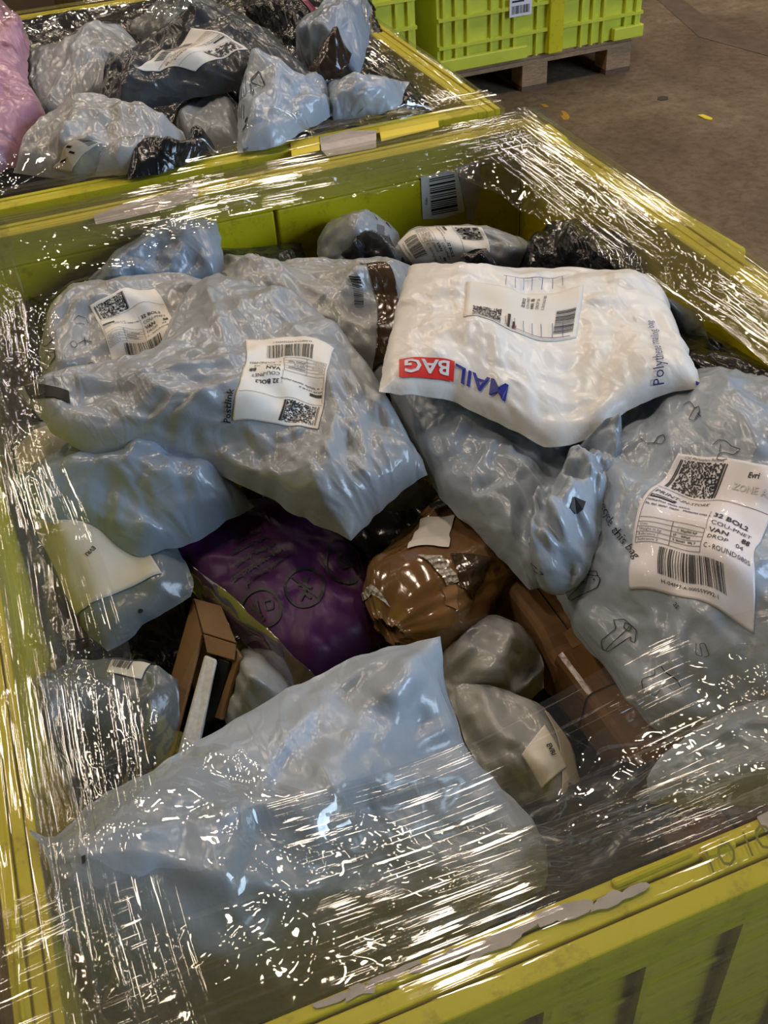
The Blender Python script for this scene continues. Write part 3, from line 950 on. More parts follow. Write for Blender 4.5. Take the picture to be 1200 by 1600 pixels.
# the crates standing farther back on wooden pallets
def bg_crate(label, x0, x1, y, skirt):
    r = empty('pallet_crate', (x0, y, 0)); tag(r, label, 'crate', 'yellow folding crates')
    w = x1-x0; z0, z1 = 0.145, 0.98; dp = 1.1
    M_ = MAT['crate_bg']
    b = MB(); b.box(0, w, 0.02, 0.045, z0, z1); b.build('wall_panel', M_, r)
    b = MB(); b.box(0, 0.025, 0.045, dp, z0, z1); b.build('wall_panel', M_, r)
    b = MB(); b.box(w-0.025, w, 0.045, dp, z0, z1); b.build('wall_panel', M_, r)
    b = MB(); b.box(0.025, w-0.025, dp-0.025, dp, z0, z1); b.build('wall_panel', M_, r)
    b = MB(); b.box(0.025, w-0.025, 0.045, dp-0.025, z0, z0+0.03); b.build('base', M_, r)
    for i, z in enumerate(np.arange(z0+0.09, z1, 0.105)):
        b = MB(); b.box(0, w, 0.0, 0.02, z, z+0.012); b.build('rib', M_, r)
    x = 0.02; k = 0
    while x < w-0.02:
        b = MB(); b.box(x, x+0.010, 0.003, 0.02, z0, z1); b.build('rib', M_, r)
        x += (0.052, 0.052, 0.105)[k % 3]; k += 1
    b = MB(); b.box(w*0.52, w*0.59, -0.012, 0.02, z0, z1); b.build('corner_post', MAT['crate'], r, bevel=0.004)
    b = MB(); b.box(0.0, w*0.42, -0.006, 0.02, z0, z0+0.05); b.build('skirt', M_, r, bevel=0.004)
    b = MB(); b.box(w-0.14, w+0.004, -0.008, 0.02, z0, z0+0.05); b.build('foot', M_, r, bevel=0.004)
    b = MB(); b.box(-0.01, w+0.01, -0.01, 0.03, z1, z1+0.03); b.build('rim_rail', M_, r)
    return r, w
pr = un(1006, 56, -0.80); pl = un(684, 112, -0.80)
by = 0.5*(pr[1]+pl[1])
c1, cw = bg_crate('lime yellow ribbed crate standing on a wooden pallet on bare floor', pl[0], pr[0], by, True)
c2, cw2 = bg_crate('ribbed yellow crate at the top, partly hidden behind the heaped crate', pl[0]-0.10-cw, pl[0]-0.10, by-0.02, True)
o = mesh_obj('crate_card', [(0, 0, 0), (0.10, 0, 0), (0.10, 0, 0.07), (0, 0, 0.07), (0, 0.002, 0), (0.10, 0.002, 0), (0.10, 0.002, 0.07), (0, 0.002, 0.07)], [(0, 1, 2, 3), (4, 7, 6, 5), (0, 4, 5, 1), (1, 5, 6, 2), (2, 6, 7, 3), (3, 7, 4, 0)], MAT['paperwhite'], c1)
sp = on_plane(813, 10, 1, by)
o.location = (sp[0]-pl[0]-0.05, -0.004, sp[2]+ZR-0.035)
V2, F = build_prints([('r', 0.06, 0.08, 0.6, 0.12), ('bar', 0.05, 0.4, 0.9, 0.5, 20, 3)])
mesh_obj('print', np.stack([V2[:, 0]*0.09+0.005, np.full(len(V2), -0.0006), 0.066-V2[:, 1]*0.062], 1), F, MAT['ink'], o)

def pallet(label, x0, x1, y):
    r = empty('wooden_pallet', (x0, y, 0)); tag(r, label, 'pallet', 'wooden pallets')
    w = x1-x0
    for x in (0.0, w/2-0.06, w-0.12):
        for yy in (0.0, 0.5, 1.0):
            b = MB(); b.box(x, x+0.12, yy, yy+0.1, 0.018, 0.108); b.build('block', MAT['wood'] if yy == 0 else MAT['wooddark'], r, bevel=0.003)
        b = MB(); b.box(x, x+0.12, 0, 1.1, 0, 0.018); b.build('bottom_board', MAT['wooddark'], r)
    for yy in (0.0, 0.5, 1.0):
        b = MB(); b.box(0, w, yy, yy+0.1, 0.108, 0.125); b.build('stringer', MAT['wood'], r)
    for yy in (0.01, 0.25, 0.5, 0.75, 0.99):
        b = MB(); b.box(0, w, yy, yy+0.1, 0.125, 0.145); b.build('deck_board', MAT['wood'], r)
    return r
pallet('pale wooden pallet with square blocks under the lime crate', pl[0]-0.02, pr[0]-0.03, by+0.02)
pallet('dark wooden pallet under the half hidden yellow crate', pl[0]-0.12-cw, pl[0]-0.12, by+0.02)

# brown cartons stacked behind the far crate
k = 0
places = ['lowest', 'middle', 'topmost']
for i, x in enumerate((-0.75, -0.30, 0.14)):
    for j in range(3):
        r = empty('carton', (x, 2.62+0.02*((i+j) % 2), 0.31*j)); w_, h_ = 0.41, 0.308
        nm = ['first', 'second', 'third', 'fourth', 'fifth'][i]
        tag(r, f'brown carton, {places[j]} in the {nm} stack from the hall wall, behind the heaped crate', 'box', 'brown cartons behind the crates')
        b = MB(); b.box(0, w_, 0, 0.32, 0, h_); b.build('body', MAT['carddark'], r, bevel=0.004)
        b = MB(); b.box(w_/2-0.025, w_/2+0.025, -0.001, 0.322, h_*0.75, h_+0.0008); b.build('tape', MAT['brown'], r)

# ------------------------------------------------------------------ parcels
def Q(pts, c):
    """outline as a loop of (u, v, height); c = the indices of its four corners"""
    n = len(pts); out = []
    for k in range(4):
        a, b = c[k], c[(k+1) % 4]
        if b <= a: b += n
        out.append([pts[i % n] for i in range(a, b+1)])
    return out

def ship_label(bag, quad, mat='paper', lab=None, seed=1, zone=False, store=False, lift=0.0009, detail=1, outline=None):
    d = Decal(bag, quad, lift, flat=True)
    sh = d.sheet('shipping_label', MAT[mat], bag.o, outline=outline, label=lab)
    it = [('bar', 5, 6, 3, 34, 2, seed), ('bar', 49, 6, 5, 34, 2, seed+1), ('cell', 9, 6, 40, 34, 34 if detail else 16, 26 if detail else 12, seed),
          ('l', 2, 43, 100, 43, 0.5), ('r', 4, 56, 19, 4.4),
          ('t', '32 BOL2', 62, 68, 7.4, True), ('t', 'COU-PNET', 62, 77, 6.4), ('t', 'VAN', 62, 86, 7.6, True), ('t', '88', 88, 86, 7.6, True),
          ('t', 'DROP', 62, 94, 6.4), ('t', '04', 85, 94, 6.4), ('t', 'C - ROUND', 61, 104, 6.2, False, 0, 0.82), ('t', '0805', 88, 104, 6.2, False, 0, 0.82),
          ('bar', 24, 112, 56, 25, 34, seed+5), ('t', 'H-04M7-A-000559992-1', 26, 144, 4.6)]
    if store: it.append(('t', 'PRINT-IN-STORE', 4, 53, 6.6))
    d.prints('print', MAT['ink'], sh, it, 102, 152)
    if store: d.prints('print', MAT['paperwhite'], sh, [('t', 'Destination', 5, 59.3, 3.4)], 102, 152, extra=0.001)
    def scribble(x, y, w, hgt, sd):          # fine print, too small to read in the photograph
        rs = random.Random(sd); c = x; out = []
        while c < x+w:
            q_ = rs.uniform(0.7, 1.6)
            if rs.random() < 0.82: out.append(('r1', c, y-hgt*rs.uniform(0.55, 1.0), q_*0.7, hgt*0.8))
            c += q_
        return out
    g = []
    if store: g.append(('t', 'C2C Marketplace Returns', 8, 4.6, 3.8))
    g += scribble(4, 65, 34, 2.2, seed)+scribble(4, 70, 56, 2.2, seed+1)
    for k in range(6): g.append(('l', 3, 84+5*k, 58, 84+5*k, 0.5))
    g += [('l', 3, 46, 3, 109, 0.4), ('l', 30, 84, 30, 109, 0.5), ('l', 58, 84, 58, 109, 0.5), ('l', 59, 62, 59, 84, 0.35)]
    for k, (x, y) in enumerate(((5, 92.5), (5, 97.5), (5, 102.5), (5, 107.5))):
        g.append(('t', ['Date', 'Weight in kg', 'Reference 1', 'Reference 2'][k], x, y, 3.4))
    for k in range(3): g += scribble(32, 92.3+5*k, 20-6*(k % 2), 2.2, seed+7+k)
    d.prints('print', MAT['inkgrey'], sh, g, 102, 152)
    if zone:
        d.prints('print', MAT['ink'], sh, [('t', 'Evri', 74, 14, 7.5, True)], 102, 152)
        d.prints('print', MAT['inkfaint'], sh, [('t', 'ZONE A', 64, 28, 9, True)], 102, 152)
    return sh, d

def pxprint(bag, box, items, mat='ink', name='print', lift=0.0012):
    """line drawing printed on a bag; items in picture places relative to the box"""
    x0, y0, x1, y1 = box
    d = Decal(bag, [(x0, y0), (x1, y0), (x1, y1), (x0, y1)], lift)
    return d.prints(name, MAT[mat], bag.o, items, x1-x0, y1-y0, extra=0)

# --- lowest layer first -------------------------------------------------------------------------------------------------
# filler bags added far down, their dark colour stands for the gaps' shade
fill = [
 ('added black filler bag for the shaded gap deep down beneath the purple bag', [(150, 820, -.34), (420, 760, -.34), (650, 800, -.34), (640, 1010, -.34), (430, 1150, -.36), (200, 1010, -.36)], (0, 2, 3, 4), 'black'),
 ('added black filler bag for the shaded gap right of the taped bundle', [(580, 760, -.34), (800, 830, -.34), (930, 1010, -.36), (1000, 1230, -.36), (760, 1240, -.36), (640, 1000, -.34)], (0, 2, 3, 4), 'black'),
 ('added black filler bag for the shade deep in the front left crate corner', [(90, 1000, -.34), (280, 1000, -.34), (420, 1180, -.34), (420, 1420, -.34), (250, 1420, -.34), (130, 1250, -.34)], (0, 2, 3, 5), 'black'),
 ('added charcoal filler bag for the shade low behind the front crate rail', [(560, 1330, -.26), (880, 1230, -.26), (1180, 1120, -.26), (1350, 1230, -.26), (1000, 1380, -.25), (700, 1480, -.25)], (0, 2, 3, 5), 'darkgrey'),
 ('added black filler bag for the shade low in the back left corner of the near crate', [(40, 470, -.18), (230, 400, -.16), (470, 380, -.14), (520, 520, -.2), (200, 640, -.2), (50, 660, -.18)], (0, 2, 3, 5), 'black'),
 ('added black filler bag for the shade low under the white and striped parcels', [(480, 420, -.16), (800, 380, -.16), (1000, 450, -.18), (1050, 600, -.2), (700, 640, -.2), (500, 600, -.2)], (0, 2, 3, 5), 'black'),
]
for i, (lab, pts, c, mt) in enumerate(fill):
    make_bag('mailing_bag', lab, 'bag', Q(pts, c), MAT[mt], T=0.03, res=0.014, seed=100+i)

# dark grey bag on the left wall, barcode label at its top
b = make_bag('mailing_bag', 'charcoal bag under crinkled film against the left crate wall, barcode label on top', 'bag',
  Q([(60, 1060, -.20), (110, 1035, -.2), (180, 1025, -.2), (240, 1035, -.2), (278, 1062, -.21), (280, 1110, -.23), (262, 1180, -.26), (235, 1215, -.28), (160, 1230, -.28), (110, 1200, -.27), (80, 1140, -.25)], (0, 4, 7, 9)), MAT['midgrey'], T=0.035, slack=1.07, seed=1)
d = Decal(b, [(176, 1022), (236, 1024), (222, 1062), (168, 1052)], 0.002, flat=True)
sh = d.sheet('shipping_label', MAT['paper'], b.o, n=10, m=10); d.prints('print', MAT['ink'], sh, [('bar', 5, 5, 50, 60, 14, 3)], 100, 100)

# pale bag under the purple one
make_bag('mailing_bag', 'white mailing bag between the open carton and the purple bag', 'bag',
  Q([(350, 1010, -.24), (400, 1000, -.23), (470, 1050, -.23), (480, 1110, -.25), (420, 1150, -.26), (355, 1140, -.27), (340, 1070, -.26)], (0, 2, 4, 5)), MAT['lightgrey'], T=0.02, slack=1.05, seed=2)

# grey bag with cream label and punched hole, left
b = make_bag('mailing_bag', 'grey mailing bag with a big cream label and a punched hole, by the left wall', 'bag',
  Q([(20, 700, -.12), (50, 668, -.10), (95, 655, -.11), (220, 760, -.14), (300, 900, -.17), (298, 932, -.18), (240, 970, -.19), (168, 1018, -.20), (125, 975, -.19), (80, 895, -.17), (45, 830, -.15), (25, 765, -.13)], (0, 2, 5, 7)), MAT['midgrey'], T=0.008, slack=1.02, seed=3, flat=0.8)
d = Decal(b, [(24, 705), (90, 664), (252, 896), (118, 976)], 0.0016, flat=True)
sh = d.sheet('shipping_label', MAT['papercream'], b.o, label='large cream paper label')
pxprint(b, (120, 845, 150, 880), [('t', 'EVRI', 25, 8, 9, True, 130)], 'ink', lift=0.0026)
pxprint(b, (205, 945, 235, 970), [('d', 15, 11, 3.6)], 'ink', name='punched_hole', lift=0.0010)

# purple bag with warnings
pb = make_bag('mailing_bag', 'dark purple plastic bag printed with black warning pictograms', 'bag',
  Q([(232, 868, -.19), (330, 800, -.17), (430, 780, -.17), (550, 845, -.18), (590, 910, -.19), (604, 1000, -.21), (540, 1042, -.22), (466, 1080, -.225), (400, 1018, -.215), (330, 950, -.205)], (0, 2, 5, 7)), MAT['purple'], T=0.012, slack=1.03, seed=4, wr=0.006, crisp=2.0)
d = Decal(pb, [(240, 872), (262, 856), (498, 1062), (466, 1080)], 0.003)
d.sheet('clear_margin', MAT['clear'], pb.o, n=8, m=40, label='see-through heat-sealed edge')
wt = ['to avoid danger of', 'keep this plastic bags', 'children, do not', 'beds, carriages', 'not a toy']
# warnings read upside down from the camera
d = Decal(pb, [(470, 905), (330, 960), (300, 850), (420, 812)], 0.0016)
d = Decal(pb, [(462, 872), (372, 940), (310, 868), (400, 822)], 0.0016)
d.prints('print', MAT['ink'], pb.o, [('t', w_, 4, 14+19*i, 14, True, 0, 0.85) for i, w_ in enumerate(wt)], 118, 100)
for k, (cx, cy) in enumerate(((410, 954), (477, 918), (540, 884))):
    r0 = 33
    it = [('o', 35, 28, 30, 4.5)]
    if k == 0: it += [('p', [(20, 20), (38, 40)], 4), ('p', [(28, 14), (34, 34)], 4), ('p', [(40, 16), (52, 14), (54, 26), (44, 30), (40, 16)], 2.5), ('d', 40, 44, 3)]
    elif k == 1: it += [('d', 36, 16, 5), ('p', [(36, 20), (34, 36)], 6), ('p', [(24, 24), (46, 30)], 4), ('p', [(34, 36), (28, 48)], 4), ('p', [(34, 36), (44, 46)], 4), ('p', [(14, 12), (56, 46)], 3)]
    else: it += [('poly', [(22, 30), (48, 28), (42, 42), (28, 42)]), ('d', 30, 22, 5), ('p', [(48, 28), (56, 20)], 3), ('p', [(14, 12), (56, 46)], 3)]
    pxprint(pb, (cx-35, cy-28, cx+35, cy+28), it, 'ink', name='warning_pictogram', lift=0.0016)

# carton, open at the end, with white foam inside
cb = empty('open_carton'); tag(cb, 'opened brown cardboard carton with white foam and black edging inside', 'box')
org = un(300, 1080, -.25)+UP; cb.location = org
def U(u, v, z): return un(u, v, z)+UP-org
def panel(name, quad, t, mat):
    b_ = MB(); b_.slab([U(*p) for p in quad], t); o = b_.build(name, MAT[mat], cb, bevel=0.0008); HARD.append(o); return o
panel('side_panel', [(303, 936, -.195), (317, 992, -.20), (262, 1208, -.27), (228, 1205, -.275)], 0.004, 'card')
panel('end_flap', [(303, 936, -.193), (346, 948, -.193), (370, 1006, -.196), (318, 990, -.198)], 0.004, 'card')
panel('end_flap', [(318, 991, -.198), (369, 1007, -.197), (366, 1032, -.205), (324, 1020, -.206)], 0.003, 'card')
panel('side_panel', [(369, 1012, -.205), (377, 1026, -.203), (347, 1125, -.255), (330, 1118, -.262)], 0.004, 'card')
panel('side_panel', [(317, 1000, -.245), (368, 1010, -.245), (345, 1130, -.30), (280, 1130, -.30)], 0.004, 'carddark')
def hexa(name, top, bot, mat, bevel=0.003):
    b_ = MB(); b_.add([U(*p) for p in top]+[U(*p) for p in bot], [(0, 1, 2, 3), (7, 6, 5, 4), (0, 4, 5, 1), (1, 5, 6, 2), (2, 6, 7, 3), (3, 7, 4, 0)])
    return b_.build(name, MAT[mat], cb, bevel=bevel)
hexa('foam_sheet', [(320, 1022, -.207), (340, 1030, -.207), (302, 1205, -.265), (268, 1212, -.265)], [(320, 1030, -.24), (340, 1040, -.24), (302, 1215, -.30), (268, 1220, -.30)], 'foam')
hexa('black_edging', [(341, 1024, -.209), (362, 1034, -.209), (338, 1125, -.26), (318, 1130, -.26)], [(341, 1034, -.24), (362, 1042, -.24), (338, 1135, -.29), (318, 1140, -.29)], 'blackplastic')

# crumpled grey bag and pale bag with small label, centre right
make_bag('mailing_bag', 'crumpled grey bag tucked below the brown taped bundle', 'bag',
  Q([(690, 1010, -.20), (725, 972, -.19), (770, 960, -.19), (815, 978, -.195), (845, 1020, -.20), (850, 1075, -.22), (800, 1110, -.24), (700, 1100, -.23), (685, 1050, -.22)], (0, 3, 5, 7)), MAT['lightgrey'], T=0.03, slack=1.16, wr=0.018, crisp=9, lams=(0.06,0.03,0.015), seed=6, hi=0.03, kc=0.5, bend=0.05, res=0.0045)
b = make_bag('mailing_bag', 'pale grey bag with two small paper labels beside the front bag', 'bag',
  Q([(702, 1090, -.20), (720, 1068, -.19), (790, 1078, -.195), (850, 1105, -.20), (890, 1160, -.21), (908, 1230, -.23), (900, 1300, -.25), (840, 1310, -.25), (770, 1240, -.23), (728, 1160, -.22)], (0, 3, 6, 8)), MAT['lightgrey'], T=0.015, slack=1.05, seed=7, crisp=6, wr=0.015)
d = Decal(b, [(850, 1112), (876, 1130), (906, 1240), (872, 1262)], 0.0016, flat=True); d.sheet('paper_strip', MAT['papercream'], b.o, n=12, m=20)
d = Decal(b, [(816, 1180), (850, 1134), (884, 1200), (848, 1232)], 0.0022, flat=True); sh = d.sheet('shipping_label', MAT['paper'], b.o, n=12, m=12)
pxprint(b, (840, 1160, 875, 1195), [('t', 'EVRI', 10, 6, 10, True, 65)], 'ink', lift=0.0036)
d = Decal(b, [(884, 1222), (900, 1230), (900, 1290), (880, 1285)], 0.0022); d.prints('print', MAT['inkgrey'], b.o, [('cell', 0, 0, 20, 60, 12, 36, 8)], 20, 60)

# long cardboard tube carton
tc = empty('long_carton'); tag(tc, 'long narrow brown cardboard box running down to the front rail, dented and taped', 'box')
t0 = un(800, 895, -.20); t1 = un(1040, 1215, -.235)
ax = t1-t0; Lt = np.linalg.norm(ax); ax /= Lt
sd = np.cross(ax, [0, 0, 1.0]); sd /= np.linalg.norm(sd); upv = np.cross(sd, ax)
if upv[2] < 0: upv = -upv
tc.location = t0+UP
def tube(a0, a1, wd_, hg, n=26, crush=None, grow=0.0):
    V, F = [], []
    prof = [(-.5, -.5), (.5, -.5), (.5, .38), (.46, .46), (.38, .5), (-.38, .5), (-.46, .46), (-.5, .38)]
    rs = np.random.RandomState(5)
    for i in range(n+1):
        a = a0+(a1-a0)*i/n
        k = 1.0; dz = 0
        if crush is not None:
            g = math.exp(-((a-crush)/0.02)**2); k = 1+0.10*g; dz = -0.010*g
        for (p, q) in prof:
            V.append(ax*a+sd*(p*(wd_+grow)*k+0.0)+upv*(q*(hg+grow)+dz+0.0))
    m_ = len(prof)
    for i in range(n):
        for j in range(m_): F.append((i*m_+j, i*m_+(j+1) % m_, (i+1)*m_+(j+1) % m_, (i+1)*m_+j))
    F.append(tuple(range(m_))[::-1]); F.append(tuple(n*m_+j for j in range(m_)))
    return V, F
V, F = tube(0, Lt, 0.058, 0.058, crush=Lt*0.45); HARD.append(mesh_obj('body', V, F, MAT['card'], tc))
V, F = tube(Lt*0.47, Lt*0.66, 0.058, 0.058, grow=0.004); mesh_obj('tape_wrap', V, F, MAT['tapebox'], tc)
V, F = tube(Lt*0.93, Lt*0.985, 0.058, 0.058, grow=0.004, n=6); mesh_obj('tape_wrap', V, F, MAT['tapebox'], tc)
bb = MB(); bb.slab([ax*0.0+upv*0.0296+sd*0.001, ax*Lt*0.43+upv*0.0296+sd*0.002, ax*Lt*0.43+upv*0.0296+sd*0.0033, ax*0.0+upv*0.0296+sd*0.0022], 0.0006); bb.build('seam', MAT['slot'], tc)
bb = MB(); bb.slab([ax*Lt*0.38+upv*0.0305-sd*0.022, ax*Lt*0.46+upv*0.0305-sd*0.026, ax*Lt*0.475+upv*0.031+sd*0.012, ax*Lt*0.40+upv*0.031+sd*0.010], 0.001); bb.build('torn_flap', MAT['card'], tc)

# dark round object in clear film, front right
rd = empty('round_tin'); rc = un(970, 1230, -.23); rd.location = rc+UP
tag(rd, 'round black container under clear film near the end of the long box', 'container')
def disc(r, z0, z1, n=36):
    V, F = [], []
    for z, rr in ((z0, r), (z1-0.004, r), (z1, r-0.004)):
        for i in range(n): V.append((rr*math.cos(2*math.pi*i/n), rr*math.sin(2*math.pi*i/n), z))
    for k in range(2):
        for i in range(n): F.append((k*n+i, k*n+(i+1) % n, (k+1)*n+(i+1) % n, (k+1)*n+i))
    F.append(tuple(range(n))[::-1]); F.append(tuple(2*n+i for i in range(n)))
    return V, F
V, F = disc(0.024, -0.05, 0.0); o = mesh_obj('body', V, F, MAT['blackplastic'], rd); o.rotation_euler = (0.35, -0.1, 0)
V, F = disc(0.026, 0.0, 0.008); o = mesh_obj('lid', V, F, MAT['blackplastic'], rd); o.rotation_euler = (0.35, -0.1, 0)

# small carton edge low down front right
lc = empty('small_carton'); tag(lc, 'small brown carton lying low behind the front crate rail', 'box'); lp = un(1110, 1275, -.22); lc.location = lp+UP
bb = MB(); bb.box(-0.05, 0.09, -0.02, 0.08, -0.1, 0.0); bb.build('body', MAT['carddark'], lc, bevel=0.003)
bb = MB(); bb.box(0.012, 0.016, -0.0205, 0.0805, -0.1, 0.0008); bb.build('seam', MAT['slot'], lc)

# taped bundle with bubble wrap showing
tb = empty('taped_bundle'); p0 = un(648, 935, -.17); p1 = un(728, 858, -.175)
tag(tb, 'rounded bundle wrapped in brown tape over bubble wrap, in the middle of the crate', 'parcel')
tb.location = p0+UP
A = p1-p0; Lb = np.linalg.norm(A)+0.05; A /= np.linalg.norm(A)
side = np.cross(A, [0, 0, 1.0]); side /= np.linalg.norm(side); top = np.cross(side, A)
def bundle_point(th, q, grow=0.0):
    """th round the bundle, q from the near end (0) to the far end (1)"""
    al = -0.045+(Lb+0.05)*q
    e = 1-max(0, (0.30-q)/0.30)**2.6*0.75 if q < 0.30 else 1-max(0, (q-0.8)/0.2)**2.5*0.6
    rx, rz = 0.066*e+grow, 0.052*e+grow
    c, s_ = math.cos(th), math.sin(th)
    sg = lambda v, p: math.copysign(abs(v)**p, v)
    w1 = 0.003*math.sin(3*th+9*q)+0.002*math.sin(7*th-11*q)+0.0012*math.sin(17*th+23*q)
    return A*al+side*(sg(c, 0.75)*(rx+w1))+top*(sg(s_, 0.75)*(rz+w1)-0.012)
nt_, nq = 72, 40
V = [bundle_point(2*math.pi*i/nt_, j/(nq-1)) for i in range(nt_) for j in range(nq)]
F = [(i*nq+j, ((i+1) % nt_)*nq+j, ((i+1) % nt_)*nq+j+1, i*nq+j+1) for i in range(nt_) for j in range(nq-1)]
F += [tuple(i*nq for i in range(nt_)), tuple(i*nq+nq-1 for i in range(nt_))[::-1]]
o = mesh_obj('tape_body', V, F, MAT['tapegloss'], tb, smooth=True); HARD.append(o)
def bundle_patch(name, quad, mat, grow, n=14):
    """patch of the bundle whose corners show at these places"""
    G = np.array([[bundle_point(2*math.pi*i/180, j/90, grow) for j in range(91)] for i in range(180)])
    gp = proj(G+p0); dist = np.linalg.norm(G+p0-CAM, axis=-1)
    st_ = []
    for u, v in quad:
        dd = np.hypot(gp[..., 0]-u, gp[..., 1]-v)+np.where(dist > dist.mean()+0.02, 60, 0)
        i, j = np.unravel_index(np.argmin(dd), dd.shape); st_.append((i*2*math.pi/180, j/90))
    th = np.unwrap([s_[0] for s_ in st_]); qq = [s_[1] for s_ in st_]
    V = []
    for i in range(n):
        for j in range(n):
            a, b_ = i/(n-1), j/(n-1)
            wv = 0.0
            t_ = (th[0]*(1-a)+th[1]*a)*(1-b_)+(th[3]*(1-a)+th[2]*a)*b_
            q_ = (qq[0]*(1-a)+qq[1]*a)*(1-b_)+(qq[3]*(1-a)+qq[2]*a)*b_
            V.append(bundle_point(t_, q_, grow))
    return mesh_obj(name, V, [tuple(f) for f in grid_faces(n, n)], mat, tb, smooth=True)
bundle_patch('bubble_wrap', [(588, 918), (614, 950), (606, 1004), (566, 985)], MAT['bubble'], 0.0022)
bundle_patch('bubble_wrap', [(652, 866), (690, 868), (716, 908), (700, 918)], MAT['bubble'], 0.0022)
bundle_patch('paper_label', [(636, 858), (656, 812), (712, 804), (702, 856)], MAT['paper'], 0.0022)
bundle_patch('tape_strip', [(702, 862), (772, 872), (742, 938), (716, 915)], MAT['brown'], 0.0016)
bundle_patch('tape_strip', [(690, 918), (714, 912), (716, 955), (696, 945)], MAT['card'], 0.0022)

# dark piece of bag under the centre bag
make_bag('mailing_bag', 'dark slate bag corner peeping out below the centre grey bag', 'bag',
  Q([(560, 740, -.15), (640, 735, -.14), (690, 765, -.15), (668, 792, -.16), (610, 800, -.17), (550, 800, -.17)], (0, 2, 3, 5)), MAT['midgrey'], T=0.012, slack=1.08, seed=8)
make_bag('mailing_bag', 'black glossy bag corner in the dark gap beside the purple bag', 'bag',
  Q([(530, 830, -.185), (570, 822, -.18), (612, 852, -.185), (606, 880, -.20), (560, 870, -.20), (530, 850, -.19)], (0, 2, 3, 5)), MAT['darkgrey'], T=0.006, slack=1.05, seed=9)

# blue-grey pillow, left
make_bag('mailing_bag', 'plump blue-grey bag with a pinched seam under the centre grey bag', 'bag',
  Q([(18, 757, -.085), (60, 715, -.085), (140, 680, -.09), (330, 715, -.115), (398, 792, -.13), (330, 832, -.14), (262, 862, -.145), (222, 870, -.145), (150, 842, -.135), (60, 806, -.11)], (0, 3, 4, 7)), MAT['bluegrey'], T=0.026, slack=1.05, seed=10,
  lumps=((0.6, 0.5, 0.3, 0.012),))

# back row: black bags and bags along the back wall
make_bag('mailing_bag', 'black bag wedged against the back wall seam of the near crate', 'bag',
  Q([(345, 390, -.10), (400, 388, -.10), (440, 396, -.10), (445, 440, -.13), (350, 450, -.13)], (0, 2, 3, 4)), MAT['black'], T=0.01, res=0.008, seed=12)
make_bag('mailing_bag', 'slate grey bag standing in the back left corner above the bag with drawings', 'bag',
  Q([(138, 436, -.055), (185, 392, -.04), (240, 358, -.03), (290, 346, -.03), (338, 346, -.03), (350, 395, -.05), (345, 450, -.08), (240, 470, -.09), (160, 470, -.08)], (0, 4, 6, 8)), MAT['bluegrey'], T=0.022, slack=1.06, seed=13)
b = make_bag('mailing_bag', 'grey bag with black scrunched opening at the back wall', 'bag',
  Q([(495, 395, -.10), (500, 365, -.085), (535, 345, -.08), (580, 346, -.08), (622, 365, -.085), (632, 410, -.11), (590, 430, -.12), (510, 430, -.12)], (0, 3, 5, 7)), MAT['grey'], T=0.028, slack=1.07, seed=14)
pxprint(b, (570, 345, 615, 380), [('poly', [(4, 0), (12, 4), (14, 20), (4, 14)]), ('poly', [(28, 0), (36, 4), (40, 18), (30, 14)]), ('poly', [(14, 24), (26, 22), (28, 32), (18, 34)])], 'inkgrey')
g = make_bag('gathered_neck', None, None, Q([(532, 398, -.085), (560, 380, -.075), (610, 376, -.075), (628, 400, -.085), (620, 420, -.10), (560, 420, -.10)], (0, 2, 3, 5)), MAT['darkgrey'], T=0.014, slack=1.3, wr=0.026, crisp=14, maxn=76, lams=(0.05,0.026,0.013), seed=15, hi=0.03, kc=0.6, bend=0.03, res=0.004, parent=None)
g.o.parent = b.o; g.o.location = g.org-b.org
b = make_bag('mailing_bag', 'pale bag with a large shipping label lying at the back wall below the barcode sticker', 'bag',
  Q([(612, 392, -.085), (640, 360, -.07), (700, 350, -.06), (760, 352, -.06), (812, 370, -.07), (832, 385, -.08), (830, 415, -.10), (790, 428, -.11), (700, 425, -.11), (630, 420, -.11)], (0, 3, 6, 9)), MAT['grey'], T=0.022, slack=1.05, seed=16)
ship_label(b, [(752, 356), (764, 402), (648, 418), (618, 370)], seed=31, detail=0, lift=0.0010)
make_bag('mailing_bag', 'small black bag in front of the pale labelled bag', 'bag',
  Q([(705, 418, -.075), (735, 392, -.065), (760, 388, -.065), (775, 412, -.075), (770, 432, -.085), (715, 432, -.085)], (0, 2, 3, 5)), MAT['black'], T=0.012, slack=1.08, seed=17)
make_bag('mailing_bag', 'big shiny black bag in the back right corner of the near crate', 'bag',
  Q([(828, 385, -.10), (880, 356, -.085), (920, 350, -.07), (975, 365, -.06), (1005, 420, -.06), (1005, 470, -.08), (900, 470, -.11), (800, 440, -.12)], (0, 3, 5, 7)), MAT['black'], T=0.025, slack=1.05, seed=18)
make_bag('mailing_bag', 'black bag against the right crate wall beside the white bag', 'bag',
  Q([(1040, 520, -.10), (1085, 510, -.08), (1150, 545, -.06), (1230, 590, -.05), (1260, 640, -.07), (1150, 640, -.10), (1080, 600, -.12)], (0, 2, 4, 6)), MAT['black'], T=0.015, slack=1.05, seed=19)
make_bag('mailing_bag', 'small grey bag peeping out behind the right end of the white bag', 'bag',
  Q([(1035, 490, -.07), (1060, 478, -.06), (1095, 492, -.055), (1105, 525, -.065), (1070, 545, -.08), (1040, 525, -.08)], (0, 2, 3, 5)), MAT['midgrey'], T=0.010, slack=1.08, seed=20)

